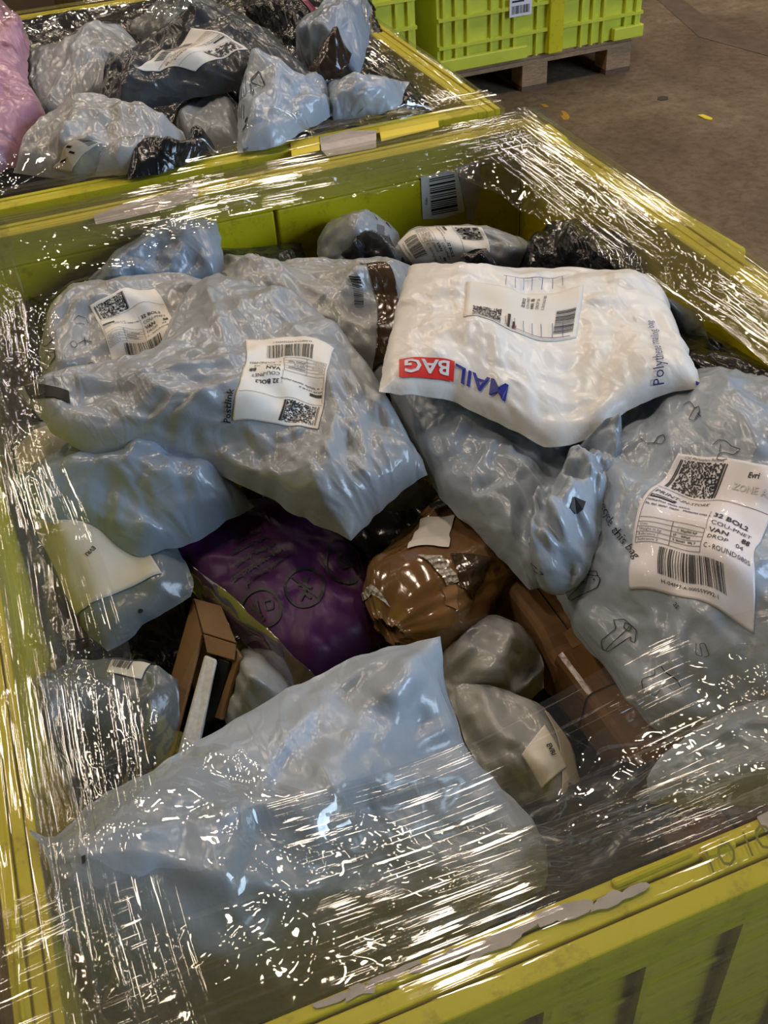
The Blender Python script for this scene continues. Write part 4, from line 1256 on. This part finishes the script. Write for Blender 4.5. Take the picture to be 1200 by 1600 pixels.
# bag with line drawings and label, back left
b = make_bag('mailing_bag', 'translucent grey bag with small line drawings and a shipping label, back left', 'bag',
  Q([(72, 500, -.055), (110, 462, -.045), (170, 445, -.04), (250, 430, -.04), (335, 440, -.05), (345, 520, -.085), (300, 610, -.10), (170, 630, -.10), (68, 622, -.075), (62, 570, -.065)], (0, 4, 6, 8)), MAT['lightgrey'], T=0.022, slack=1.05, seed=21)
ship_label(b, [(140, 478), (242, 452), (282, 545), (178, 578)], seed=41, lift=0.0010)
pxprint(b, (66, 540, 96, 592), [('p', [(2, 40), (8, 26), (14, 22), (18, 10), (24, 14), (24, 28), (14, 46), (6, 48), (2, 40)], 1.0), ('p', [(14, 22), (20, 28)], 1.0), ('o', 20, 18, 3, 0.9)])
pxprint(b, (118, 565, 155, 590), [('p', [(2, 10), (26, 20), (36, 18), (20, 8), (22, 0), (28, 2), (26, 10)], 1.0)])
pxprint(b, (66, 525, 92, 545), [('p', [(4, 18), (10, 8), (18, 4), (22, 8), (16, 16), (8, 18)], 1.0)])
pxprint(b, (108, 525, 150, 550), [('o', 8, 14, 5, 0.9), ('p', [(14, 12), (24, 4), (36, 6)], 1.0), ('p', [(24, 0), (26, 10)], 1.0)])
pxprint(b, (112, 490, 140, 512), [('p', [(2, 12), (10, 4), (22, 6), (26, 14)], 0.8), ('p', [(6, 18), (20, 16)], 0.8)])

# grey bag with brown tape band, back middle
b = make_bag('mailing_bag', 'grey clear-wrapped bag with a broad brown tape band, behind the centre bag', 'bag',
  Q([(332, 402, -.085), (400, 404, -.08), (440, 412, -.085), (520, 408, -.075), (600, 410, -.075), (645, 418, -.085), (650, 500, -.11), (600, 600, -.13), (460, 560, -.12), (345, 520, -.11), (328, 460, -.10)], (0, 5, 7, 9)), MAT['lightgrey'], T=0.022, slack=1.04, seed=22)
d = Decal(b, [(561, 412), (608, 413), (618, 560), (582, 582)], 0.0016, flat=True); d.sheet('tape_band', MAT['brown'], b.o, n=20, m=40, label='broad brown packing tape')
d = Decal(b, [(546, 434), (562, 434), (568, 482), (554, 482)], 0.0026); d.prints('print', MAT['ink'], b.o, [('hbar', 0, 0, 20, 50, 16, 5)], 20, 50)
pxprint(b, (338, 424, 356, 446), [('p', [(2, 18), (6, 8), (14, 4), (16, 7), (9, 11), (6, 20)], 1.6)], 'inkgrey')

# pale blue bag under the white one
make_bag('mailing_bag', 'smooth pale blue mailing bag sloping down from under the white bag', 'bag',
  Q([(600, 600, -.085), (700, 570, -.075), (830, 560, -.07), (985, 590, -.08), (975, 680, -.10), (930, 780, -.12), (890, 890, -.14), (872, 912, -.145), (828, 922, -.145), (760, 852, -.135), (690, 778, -.115), (642, 700, -.10)], (0, 3, 6, 8)), MAT['pale'], T=0.016, slack=1.025, seed=23, bend=0.2)

# centre grey bag
A_ = make_bag('mailing_bag', 'large centre grey bag with upside-down shipping label and black-striped corner', 'bag',
  Q([(24, 607, -.025), (70, 598, -.03), (140, 592, -.035), (200, 582, -.04), (243, 556, -.045), (275, 490, -.045), (325, 447, -.045), (400, 452, -.04), (480, 482, -.04), (545, 535, -.045), (600, 610, -.06), (640, 685, -.075), (668, 742, -.09), (620, 775, -.098), (580, 812, -.103), (548, 845, -.107), (470, 808, -.10), (400, 768, -.095), (330, 737, -.085), (250, 722, -.075), (170, 716, -.065), (110, 700, -.055), (60, 650, -.04)], (0, 6, 12, 15)), MAT['grey'], T=0.020, slack=1.055, seed=24, hi=0.025, lumps=((0.5, 0.45, 0.3, 0.012),))
ship_label(A_, [(497, 672), (364, 657), (384, 532), (522, 545)], seed=51, lift=0.0010)
d = Decal(A_, [(36, 603), (108, 612), (110, 632), (50, 626)], 0.0018, flat=True); d.sheet('sealing_strip', MAT['blackplastic'], A_.o, n=20, m=6, label='black sealing strip at the corner')
pxprint(A_, (352, 588, 382, 662), [('t', 'Postlink', 8, 74, 15, True, -80)], 'ink', lift=0.0016)

# white bag
w_ = make_bag('mailing_bag', 'large white plastic bag with blue and red lettering upside down', 'bag',
  Q([(640, 419, -.02), (660, 424, -.015), (790, 428, -.015), (900, 430, -.02), (1030, 446, -.025), (1055, 500, -.02), (1080, 560, -.015), (1097, 606, -.012), (1040, 612, -.02), (985, 640, -.03), (930, 680, -.045), (858, 697, -.05), (800, 674, -.045), (745, 645, -.035), (690, 622, -.025), (592, 612, -.015), (600, 560, -.015), (618, 490, -.02)], (0, 4, 7, 15)), MAT['white'], T=0.02, slack=1.03, seed=25, hi=0.015, wr=0.007, folds=10,
  lumps=((0.4, 0.5, 0.35, 0.014),))
d = Decal(w_, [(791, 633), (624, 590), (624, 563), (797, 602)], 0.0012, flat=True)
d.prints('print', MAT['blue'], w_.o, [('t', 'MAIL', 0, 42, 52, True, 0, 0.86)], 184, 46)
d.prints('print', MAT['red'], w_.o, [('r', 100, 0, 84, 46)], 184, 46)
d.prints('print', MAT['paperwhite'], w_.o, [('t', 'BAG', 108, 40, 44, True, 0, 0.80)], 184, 46, extra=0.0014)
d = Decal(w_, [(1012, 606), (1004, 500), (1022, 498), (1046, 600)], 0.0014)
d.prints('print', MAT['navyink'], w_.o, [('t', 'Polythene mailing bag', 0, 15, 15, False, 0, 0.76)], 105, 20)
d = Decal(w_, [(724, 496), (730, 440), (912, 446), (900, 528)], 0.0010, flat=True)
sh = d.sheet('shipping_label', MAT['paper'], w_.o, n=24, m=24)
d.prints('print', MAT['ink'], sh, [('cell', 6, 12, 42, 40, 30, 26, 3), ('l', 4, 12, 4, 52, 1.2), ('bar', 14, 128, 44, 26, 30, 9), ('t', '32 BOL2', 62, 84, 7, True), ('t', 'COU-PNET', 62, 91, 6), ('t', 'VAN  88', 62, 98, 7, True), ('t', 'DROP 04', 62, 105, 6), ('t', 'C-ROUND 0805', 60, 112, 5), ('r1', 6, 62, 34, 4), ('r1', 6, 70, 20, 3)], 102, 160)
d.prints('print', MAT['red'], sh, [('t', 'TO:', 4, 76, 9, True)], 102, 160)
d = Decal(w_, [(784, 508), (784, 432), (890, 432), (890, 530)], 0.0022)
d.prints('print', MAT['navyink'], w_.o, [('l', 2, 2, 2, 100, 1.0), ('l', 98, 2, 98, 100, 1.0)]+[('l', 2+0, 14*k+6, 22, 14*k+6, 0.9) for k in range(7)]+[('l', 78, 14*k+6, 98, 14*k+6, 0.9) for k in range(7)], 100, 100)
pxprint(w_, (1080, 596, 1096, 616), [('poly', [(7, 4), (14, 8), (15, 18), (8, 14)])], 'blue')

# right bag with clothes drawings
r_ = make_bag('mailing_bag', 'large pale blue bag with clothing drawings and a white delivery label, right side', 'bag',
  Q([(975, 668, -.085), (1030, 630, -.075), (1095, 588, -.06), (1160, 588, -.045), (1240, 618, -.03), (1310, 680, -.02), (1380, 850, -.03), (1400, 1040, -.07), (1260, 1130, -.12), (1130, 1152, -.14), (1046, 1160, -.15), (1000, 1115, -.15), (940, 1040, -.148), (895, 980, -.145), (865, 915, -.14), (880, 800, -.115), (935, 710, -.095)], (0, 5, 7, 10)), MAT['pale'], T=0.03, slack=1.05, seed=26, hi=0.02, lumps=((0.5, 0.4, 0.3, 0.012),))
sh, d = ship_label(r_, [(1060, 708), (1222, 738), (1178, 990), (984, 921)], 'paperwhite', 'white delivery label with large barcode', seed=61, zone=True, store=True, lift=0.0010)
pxprint(r_, (885, 890, 945, 945), [('p', [(35, 5), (49, 3), (51, 10), (55, 17), (51, 30), (15, 52), (9, 46), (36, 18), (4, 37), (1, 30), (15, 12), (35, 5)], 1.2), ('p', [(36, 10), (51, 11)], 1.1), ('d', 46, 17, 1.2)])
pxprint(r_, (940, 962, 998, 1022), [('p', [(20, 7), (36, 5), (55, 22), (53, 43), (46, 40), (47, 33), (17, 57), (5, 50), (5, 38), (25, 20), (20, 7)], 1.2), ('p', [(45, 16), (12, 53)], 1.1), ('p', [(38, 10), (48, 16), (44, 24), (36, 18), (38, 10)], 1.1)])
pxprint(r_, (1005, 1032, 1070, 1092), [('p', [(20, 8), (30, 4), (38, 14), (56, 26), (60, 40), (48, 44), (40, 34), (24, 56), (6, 46), (4, 30), (22, 18), (20, 8)], 1.1)])
pxprint(r_, (1000, 675, 1042, 696), [('p', [(2, 12), (12, 16), (24, 14), (30, 6), (38, 4), (40, 10), (34, 16), (26, 14)], 1.1)])
pxprint(r_, (1065, 628, 1102, 658), [('p', [(2, 6), (14, 4), (20, 10), (28, 8), (30, 20), (20, 27), (10, 24), (20, 10)], 1.1), ('p', [(22, 24), (30, 16)], 1.0), ('p', [(26, 18), (32, 24)], 1.2)])
pxprint(r_, (1112, 685, 1162, 722), [('p', [(2, 12), (10, 4), (22, 6), (32, 16), (46, 20), (34, 28), (22, 24), (12, 26), (8, 34), (16, 36), (24, 34)], 1.1), ('p', [(14, 12), (12, 24)], 1.0)])
pxprint(r_, (1085, 1000, 1112, 1034), [('p', [(4, 6), (4, 26), (14, 28), (10, 8), (18, 6), (24, 24), (16, 28)], 1.0)])
pxprint(r_, (930, 760, 1000, 890), [('t', 'recycle this bag', 12, 22, 17, False, 60)], 'ink', lift=0.0016)
pxprint(r_, (1040, 935, 1082, 975), [('t', 'as', 12, 10, 15, False, 55)], 'ink', lift=0.0016)
g = make_bag('gathered_end', None, None,
  Q([(945, 684, -.06), (985, 680, -.065), (965, 745, -.068), (938, 830, -.072), (915, 905, -.090), (882, 925, -.108), (848, 912, -.105), (826, 850, -.088), (836, 780, -.074), (880, 742, -.068), (898, 700, -.062)], (0, 1, 5, 7)), MAT['pale'], T=0.02, slack=1.22, wr=0.026, crisp=14, maxn=76, lams=(0.05,0.026,0.013), seed=27, hi=0.03, kc=0.55, bend=0.04, res=0.0042)
g.o.parent = r_.o; g.o.location = g.org-r_.org
pxprint(g, (885, 770, 925, 815), [('poly', [(4, 20), (10, 8), (26, 14), (24, 28), (12, 26)])], 'ink')
pxprint(g, (835, 875, 860, 905), [('p', [(2, 4), (14, 8), (20, 22), (8, 18), (2, 4)], 1.0), ('p', [(8, 6), (12, 22)], 0.9)])

# bag in the front right corner
b = make_bag('mailing_bag', 'pale blue bag under streaked film in the front right corner', 'bag',
  Q([(1010, 1216, -.075), (1050, 1165, -.07), (1120, 1122, -.06), (1200, 1094, -.05), (1360, 1050, -.04), (1440, 1150, -.06), (1300, 1235, -.08), (1200, 1256, -.085), (1120, 1262, -.09), (1016, 1256, -.09)], (0, 4, 5, 9)), MAT['pale'], T=0.018, slack=1.04, seed=28)

# big bag in front
f_ = make_bag('mailing_bag', 'biggest pale grey bag in front, half under the torn clear film', 'bag',
  Q([(45, 1296, .006), (78, 1306, .004), (130, 1262, -.005), (250, 1196, -.02), (370, 1122, -.035), (440, 1082, -.04), (515, 1045, -.04), (600, 1012, -.04), (688, 994, -.035), (696, 1070, -.06), (720, 1150, -.085), (770, 1220, -.10), (830, 1280, -.12), (858, 1330, -.13), (850, 1390, -.145), (700, 1480, -.165), (500, 1568, -.17), (330, 1625, -.165), (190, 1640, -.12), (140, 1530, -.06), (100, 1430, -.03), (68, 1340, -.005)], (0, 8, 14, 18)), MAT['pale'], T=0.03, slack=1.045, seed=29, hi=0.02, lumps=((0.55, 0.45, 0.3, 0.015),))
pxprint(f_, (120, 1330, 145, 1360), [('poly', [(8, 10), (14, 8), (15, 18), (10, 22)])], 'ink', name='punched_hole')

# --- far crate ----------------------------------------------------------------------------------------------------------
FG = 'parcels in the crate behind'
def far_bag(label, pts, c, mt, **k):
    return make_bag('mailing_bag', label, 'bag', Q(pts, c), MAT[mt], box=FAR, **k)
for i, (lab, pts, c, mt) in enumerate([
  ('added black filler bag for the shade low in the crate behind, under the pink bag', [(-60, 60, -.12), (300, 0, -.12), (330, 180, -.1), (300, 260, -.1), (-60, 300, -.1)], (0, 1, 3, 4), 'black'),
  ('added black filler bag for the shade low in the right half of the crate behind', [(280, 0, -.12), (570, -20, -.12), (640, 120, -.1), (700, 190, -.1), (300, 250, -.1)], (0, 1, 3, 4), 'black')]):
    far_bag(lab, pts, c, mt, T=0.02, res=0.016, seed=60+i)  # low filler added here; its black colour stands in for shade between the parcels
b = far_bag('grey bag by its back wall with a folded label, in the crate behind', [(190, 66, -.03), (240, 42, -.02), (285, 22, 0), (320, -6, .02), (350, 16, .02), (352, 55, 0), (270, 90, -.03)], (0, 3, 5, 6), 'midgrey', T=0.03, seed=62)
d = Decal(b, [(278, 32), (300, 14), (320, 30), (292, 44)], 0.002, flat=True); sh = d.sheet('shipping_label', MAT['papercream'], b.o, n=10, m=10); d.prints('print', MAT['ink'], sh, [('cell', 10, 10, 60, 60, 12, 12, 3)], 100, 100)
b = far_bag('black and wine red bag at the top of the crate behind', [(370, 14, .0), (400, -6, .02), (450, -6, .03), (502, 18, .03), (488, 70, .0), (455, 90, -.02), (400, 50, -.02)], (0, 3, 5, 6), 'black', T=0.03, seed=63)
d = Decal(b, [(376, 12), (420, 0), (500, 20), (494, 34)], 0.002, flat=True); d.sheet('wine_red_edge', MAT['wine'], b.o, n=16, m=6)
far_bag('slate grey bag left in the crate behind, beside the pink bag', [(44, 135, .0), (62, 92, .01), (140, 64, .02), (215, 74, .02), (235, 110, .02), (170, 160, .0), (110, 190, -.01), (66, 190, -.01)], (0, 3, 5, 7), 'grey', T=0.022, seed=64, slack=1.04, wr=0.009)
far_bag('glossy navy bag peeping out under the charcoal labelled parcel', [(305, 140, .01), (340, 130, .01), (382, 138, .01), (378, 172, -.01), (340, 168, -.02), (310, 155, 0)], (0, 2, 3, 5), 'navy', T=0.012, seed=65)
far_bag('rounded grey bag below the navy one in the crate behind', [(268, 192, -.01), (296, 162, .0), (335, 150, .0), (378, 168, .0), (380, 240, -.02), (300, 240, -.03)], (0, 3, 4, 5), 'grey', T=0.018, seed=66, wr=0.008)
b = far_bag('pale blue bag standing upright at the right of the crate behind', [(464, 104, .02), (480, 60, .05), (520, 28, .07), (566, -4, .09), (578, 10, .09), (576, 70, .06), (560, 120, .03), (500, 125, .01)], (0, 3, 6, 7), 'bluegrey', T=0.03, seed=67, slack=1.07)
far_bag('crinkled dark brown wrapper in front of the upright pale blue bag', [(480, 110, .055), (520, 85, .065), (536, 70, .07), (550, 84, .07), (535, 112, .055), (500, 128, .045)], (0, 2, 3, 5), 'darkbrown', T=0.012, seed=68, slack=1.15, res=0.005)
b = far_bag('charcoal parcel with a wide white label on top of the crate behind', [(155, 144, .035), (185, 112, .045), (225, 78, .06), (300, 44, .08), (370, 38, .085), (430, 60, .075), (492, 122, .05), (470, 140, .04), (385, 142, .04), (290, 158, .03), (190, 186, .015), (165, 170, .02)], (0, 4, 6, 10), 'darkgrey', T=0.035, seed=69, slack=1.06)
ship_label(b, [(388, 78), (306, 112), (212, 106), (300, 44)], seed=71, detail=0, lift=0.0010)
b = far_bag('pale grey bag with small print standing at the front rail of the crate behind', [(384, 88, .055), (420, 100, .05), (460, 124, .04), (512, 124, .035), (520, 180, .01), (440, 226, .0), (372, 240, -.005), (372, 170, .03)], (0, 3, 4, 6), 'pale', T=0.02, seed=72, slack=1.06)
pxprint(b, (375, 110, 420, 240), [('p', [(34, 10), (22, 34), (42, 28), (34, 10)], 1.5)]+[('p', [(4+4*k, 92+2*k), (8+4*k, 60), (6+4*k, 30)], 1.2) for k in range(3)]+[('p', [(24, 62), (22, 36)], 1.6), ('p', [(28, 66), (26, 40)], 1.6), ('d', 17, 100, 3), ('poly', [(10, 108), (18, 106), (14, 128), (6, 130)])], 'ink')
far_bag('pale grey bag folded over the crate rail, right of the printed bag', [(508, 126, .04), (560, 122, .04), (612, 124, .035), (640, 128, .03), (618, 172, .01), (560, 184, .005), (520, 188, .005), (512, 160, .02)], (0, 3, 5, 6), 'pale', T=0.016, seed=73, slack=1.05)
b = far_bag('grey clear-wrapped bag with a narrow taped label, at the front rail of the crate behind', [(20, 270, .0), (50, 225, .01), (90, 195, .02), (160, 180, .025), (235, 174, .03), (286, 206, .025), (290, 228, .015), (225, 268, .0), (120, 284, -.005)], (0, 3, 5, 8), 'lightgrey', T=0.03, seed=74, slack=1.05)
d = Decal(b, [(138, 218), (160, 224), (112, 268), (84, 262)], 0.002, flat=True); sh = d.sheet('shipping_label', MAT['papercream'], b.o, n=14, m=20); d.prints('print', MAT['ink'], sh, [('bar', 10, 5, 80, 22, 12, 3), ('r1', 12, 46, 30, 6), ('r1', 50, 58, 26, 5), ('r1', 14, 74, 40, 6)], 100, 100)
far_bag('dusty pink plastic bag at the left end of the crate behind', [(-50, 60, .03), (-5, 40, .05), (16, 18, .07), (46, 62, .06), (44, 128, .04), (62, 160, .03), (78, 194, .02), (50, 220, .01), (22, 262, .0), (-50, 262, .0)], (0, 3, 6, 8), 'pink', T=0.035, seed=75, slack=1.08)
far_bag('thin black wrapper at the front rail beside the taped label bag', [(195, 268, .0), (240, 246, .005), (330, 226, .005), (340, 240, .0), (260, 268, -.01), (200, 280, -.01)], (0, 2, 3, 5), 'black', T=0.006, seed=76, slack=1.1)
# ------------------------------------------------------------------ stretch film
def bag_tops():
    V, F = [], []; n = 0
    for b in BAGS:
        V += [Vector(p) for p in b.X.reshape(-1, 3)]
        F += [tuple(int(i) for i in f) for f in grid_faces(b.n, b.m, n)]; n += b.n*b.m
    bpy.context.view_layer.update()
    for o in HARD:
        mw = o.matrix_world
        V += [(mw @ v.co)-Vector(UP) for v in o.data.vertices]
        F += [tuple(i+n for i in p.vertices) for p in o.data.polygons]; n += len(o.data.vertices)
    return BVHTree.FromPolygons(V, F)
TOPS = bag_tops()
def top_height(P):
    out = np.full(P.shape[:-1], -9.0)
    for idx in np.ndindex(*P.shape[:-1]):
        h = TOPS.ray_cast(Vector((P[idx][0], P[idx][1], 0.6)), Vector((0, 0, -1)))
        if h[0] is not None: out[idx] = h[0].z
    return out

def ring(rim_pts, open_pts, K):
    """matched rim points and opening points, resampled round the loop"""
    Rr = np.array(rim_pts, float); Oo = np.array(open_pts, float)
    Rr = np.vstack([Rr, Rr[:1]]); Oo = np.vstack([Oo, Oo[:1]])
    L = np.r_[0, np.cumsum(np.linalg.norm(np.diff(Rr, axis=0), axis=1)+0.6*np.linalg.norm(np.diff(Oo, axis=0), axis=1))]
    s = np.linspace(0, L[-1], K)
    return (np.stack([np.interp(s, L, Rr[:, k]) for k in range(3)], 1), np.stack([np.interp(s, L, Oo[:, k]) for k in range(3)], 1))

def film_sheet(parent, pairs, org, K, R, slack, seed, sag=0.01, wr=0.004, segs=700):
    rng = np.random.RandomState(seed)
    rim = [np.array([x+org[0], y+org[1], 0.004]) for (x, y), _ in pairs]
    op = [un(*o) for _, o in pairs]
    A, B = ring(rim, op, K)
    # ragged torn edge
    jit = perlin(np.arange(K)*0.09, np.zeros(K)+seed, seed)*0.016+perlin(np.arange(K)*0.33, np.zeros(K)+seed, seed+1)*0.008
    dirv = B-A; dl = np.linalg.norm(dirv, axis=1, keepdims=True); dirv = dirv/np.maximum(dl, 1e-6)
    B = B+dirv*jit[:, None]
    t = np.linspace(0, 1, R)[None, :, None]
    M = A[:, None]*(1-t)+B[:, None]*t
    M[..., 2] -= sag*np.sin(math.pi*t[..., 0])
    fl = top_height(M)+0.003
    fl2 = np.minimum(fl, 0.4)
    M[..., 2] = np.maximum(M[..., 2], fl2)
    M = np.concatenate([M[:, :1], blur(M, 2)[:, 1:]], 1); M[..., 2] = np.maximum(M[..., 2], fl2)
    N = np.zeros_like(M); N[..., 2] = 1.0
    pin = np.zeros(M.shape[:2], bool); pin[:, 0] = True; pin[0] = pin[-1] = True; pin[::5, -1] = True
    X = relax(M.copy(), M, N, slack, np.full(M.shape[:2], -0.012), np.full(M.shape[:2], 0.02), 22, rng, 0.0, kc=0.3, bend=0.25, pin=pin, seed_amp=0.0006, floor=fl2)
    X[:, 1:] = blur(X, 3)[:, 1:]
    # creases
    cx = np.cumsum(np.r_[0, np.linalg.norm(np.diff(M[:, R//2], axis=0), axis=1)])[:, None]+0*t[..., 0]
    cy = dl*t[..., 0]
    w = 0.35*perlin(cx/0.14, cy/0.10, seed+3)+0.25*perlin(cx/0.07, cy/0.05, seed+4)
    Lx, Ly = float(cx.max()), float(cy.max())
    w = w*wr
    for k in range(int(segs)):                       # straight creases, some joined into chains
        if k % 3 == 0 or rng.rand() < 0.4: p0 = np.array([rng.rand()*Lx, 0]); p0[1] = rng.rand()*float(np.interp(p0[0], cx[:, 0], dl[:, 0])); th = rng.rand()*6.28
        else: p0 = p1; th = th+rng.uniform(-1.6, 1.6)
        ln_ = rng.uniform(0.015, 0.085); dx_, dy_ = math.cos(th), math.sin(th); p1 = p0+ln_*np.array([dx_, dy_])
        i0 = np.searchsorted(cx[:, 0], min(p0[0], p1[0])-0.02); i1 = np.searchsorted(cx[:, 0], max(p0[0], p1[0])+0.02)
        if i1-i0 < 2: continue
        x_ = cx[i0:i1]-p0[0]; y_ = cy[i0:i1]-p0[1]
        a_ = (x_*dx_+y_*dy_)/ln_; c_ = np.abs(-x_*dy_+y_*dx_)
        wd_ = rng.uniform(0.006, 0.014)
        w[i0:i1] += np.clip(1-c_/wd_, 0, 1)*np.clip(a_*6, 0, 1)*np.clip((1-a_)*6, 0, 1)*rng.uniform(0.3, 1.0)*wd_*0.32*rng.choice([-1, 1])
    w = w*np.clip(t[..., 0]*6, 0, 1)
    # scrunched places
    dens = np.clip(2.2*perlin(cx*5, cy*6, seed+77)-0.25, 0, 1)
    w = w+dens*0.0035*ridges(cx, cy, seed+21, (0.034, 0.018), 4.5)*np.clip(t[..., 0]*5, 0, 1)
    X = X+np.stack([0*w, 0*w, w], -1)
    V = X.reshape(-1, 3)+UP
    o = mesh_obj('torn_sheet', V-np.array(parent.location), grid_faces(K, R), MAT['film'], parent, smooth=True)
    return o

def film_band(parent, org, w, d, seed, rows_in=0.05, lift=0.003, front=None):
    """film pulled tight along the four rim rails and down the outside"""
    cor = [(0, 0), (w, 0), (w, d), (0, d)]
    for k in range(4):
        rng = np.random.RandomState(seed+k); RW_ = (RW, RW, RW, RL)[k]; ri = front if (front and k == 0) else rows_in
        a = np.array(cor[k], float); b_ = np.array(cor[(k+1) % 4], float)
        L = np.linalg.norm(b_-a); al = (b_-a)/L; out = np.array([al[1], -al[0]])
        prof = [(RW_+0.010, -0.34), (RW_+0.008, -0.20), (RW_+0.010, -0.10), (RW_+0.006, -0.03), (RW_+0.004, -0.002), (RW_-0.006, 0.006), (RW_*0.5, 0.008), (0.004, 0.007), (-ri*0.5, 0.0), (-ri, -0.010)]
        P = np.array(prof); Lp = np.r_[0, np.cumsum(np.linalg.norm(np.diff(P, axis=0), axis=1))]
        R = 200; K = 110
        # denser rows near the rail
        q = np.linspace(0, 1, R); q = 0.35*q+0.65*(1-(1-q)**2.0)
        s = q*Lp[-1]
        pr_ = np.stack([np.interp(s, Lp, P[:, 0]), np.interp(s, Lp, P[:, 1])], 1)
        u = np.linspace(-RW-0.006, L+RW+0.006, K)
        # furrows that run along the rail
        h = np.zeros((K, R))
        for lam, amp, dg in ((0.03, 0.0036, 0.7), (0.012, 0.0024, 1.2), (0.006, 0.0014, -0.8)):
            h += amp*ridge1(perlin(u[:, None]*1.1+0*s[None]+seed, s[None]/lam+dg*u[:, None], seed+k*7+int(lam*1000)))
        h += 0.0010*perlin(u[:, None]*8+0*s[None], s[None]/0.06+2*u[:, None], seed+k+31)
        tilt = 0.012*perlin(u*2.0, np.zeros(K)+k, seed+5)
        off = pr_[None, :, 0]+0*u[:, None]
        off = off+np.where(off < 0, off*0.35*perlin(u*3.0, np.zeros(K)+k*3.1, seed+9)[:, None], 0)
        z = pr_[None, :, 1]+lift+h+np.where(pr_[None, :, 0] < 0, tilt[:, None]*0.6, 0)
        off = off+np.where(pr_[None, :, 1] < 0, h*0.8, 0)
        uu = u.copy()
        X = np.zeros((K, R, 3))
        X[..., 0] = a[0]+org[0]+al[0]*u[:, None]+out[0]*off
        X[..., 1] = a[1]+org[1]+al[1]*u[:, None]+out[1]*off
        X[..., 2] = z
        inn = off < 0
        V = X.reshape(-1, 3)+UP
        uv = np.stack([np.repeat(u, R), np.tile(s, K)], 1)
        mesh_obj('edge_band', V-np.array(parent.location), grid_faces(K, R), MAT['filmstreak'], parent, smooth=True, uv=uv)

near_film = empty('stretch_film', (0, 0, ZR)); tag(near_film, 'clear stretch film over the rim of the front crate, torn open in the middle', 'plastic film')
pairs = [((0, D), (95, 490, -.03)), ((.10, D), (190, 432, -.02)), ((.22, D), (280, 372, -.0)), ((.40, D), (420, 322, -.03)), ((.58, D), (590, 302, -.04)), ((.70, D), (700, 268, -.03)), ((.80, D), (790, 312, -.05)),
 ((W, D), (850, 350, -.04)), ((W, D-.12), (905, 378, -.04)), ((W, D-.3), (985, 432, -.03)), ((W, D-.5), (1070, 480, -.02)), ((W, .5), (1200, 556, -.02)), ((W, .25), (1330, 680, 0)), ((W, .1), (1450, 850, .02)),
 ((W, 0), (1450, 1000, .02)), ((.70, 0), (1250, 1010, .0)), ((.60, 0), (1130, 1005, -.03)), ((.52, 0), (1000, 1080, -.06)), ((.42, 0), (905, 1175, -.08)), ((.34, 0), (850, 1290, -.08)), ((.25, 0), (640, 1285, -.04)), ((.16, 0), (470, 1250, -.02)), ((.08, 0), (370, 1165, -.01)),
 ((0, 0), (290, 1160, -.02)), ((0, .1), (240, 1095, -.05)), ((0, .2), (150, 1065, -.05)), ((0, .32), (112, 985, -.05)), ((0, .45), (72, 890, -.05)), ((0, .62), (62, 760, -.04)), ((0, .8), (72, 640, -.03)), ((0, .98), (85, 545, -.03))]
film_sheet(near_film, pairs, (0, 0), 1040, 100, 1.010, 3, wr=0.007)
film_band(near_film, (0, 0), W, D, 20, rows_in=0.055)
film_band(near_film, (0, 0), W, D, 50, rows_in=0.085, lift=0.007, front=0.14)
far_film = empty('stretch_film', (0, 1.282, ZR)); tag(far_film, 'clear stretch film around the heaped crate behind, bunched at its right corner', 'plastic film')
fw, fd = W-0.03, 0.955
fp = [((0, fd), (0, 110, .03)), ((.25, fd), (120, 75, .03)), ((.45, fd), (240, 45, .06)), ((.62, fd), (400, 5, .08)), ((fw, fd), (575, -5, .10)), ((fw, .7*fd), (578, 40, .09)), ((fw, .4*fd), (600, 105, .05)), ((fw, 0), (640, 150, .03)), ((.66, 0), (600, 178, .02)), ((.52, 0), (500, 192, .02)), ((.42, 0), (400, 226, .01)), ((.32, 0), (300, 228, .02)), ((.2, 0), (180, 232, .04)), ((.05, 0), (60, 238, .04)), ((0, .1), (0, 240, .04)), ((0, .5*fd), (-40, 150, .05))]
film_sheet(far_film, fp, (0, 1.282), 640, 70, 1.02, 8, wr=0.012, segs=900)
film_band(far_film, (0, 1.282), fw, fd, 80, rows_in=0.06)
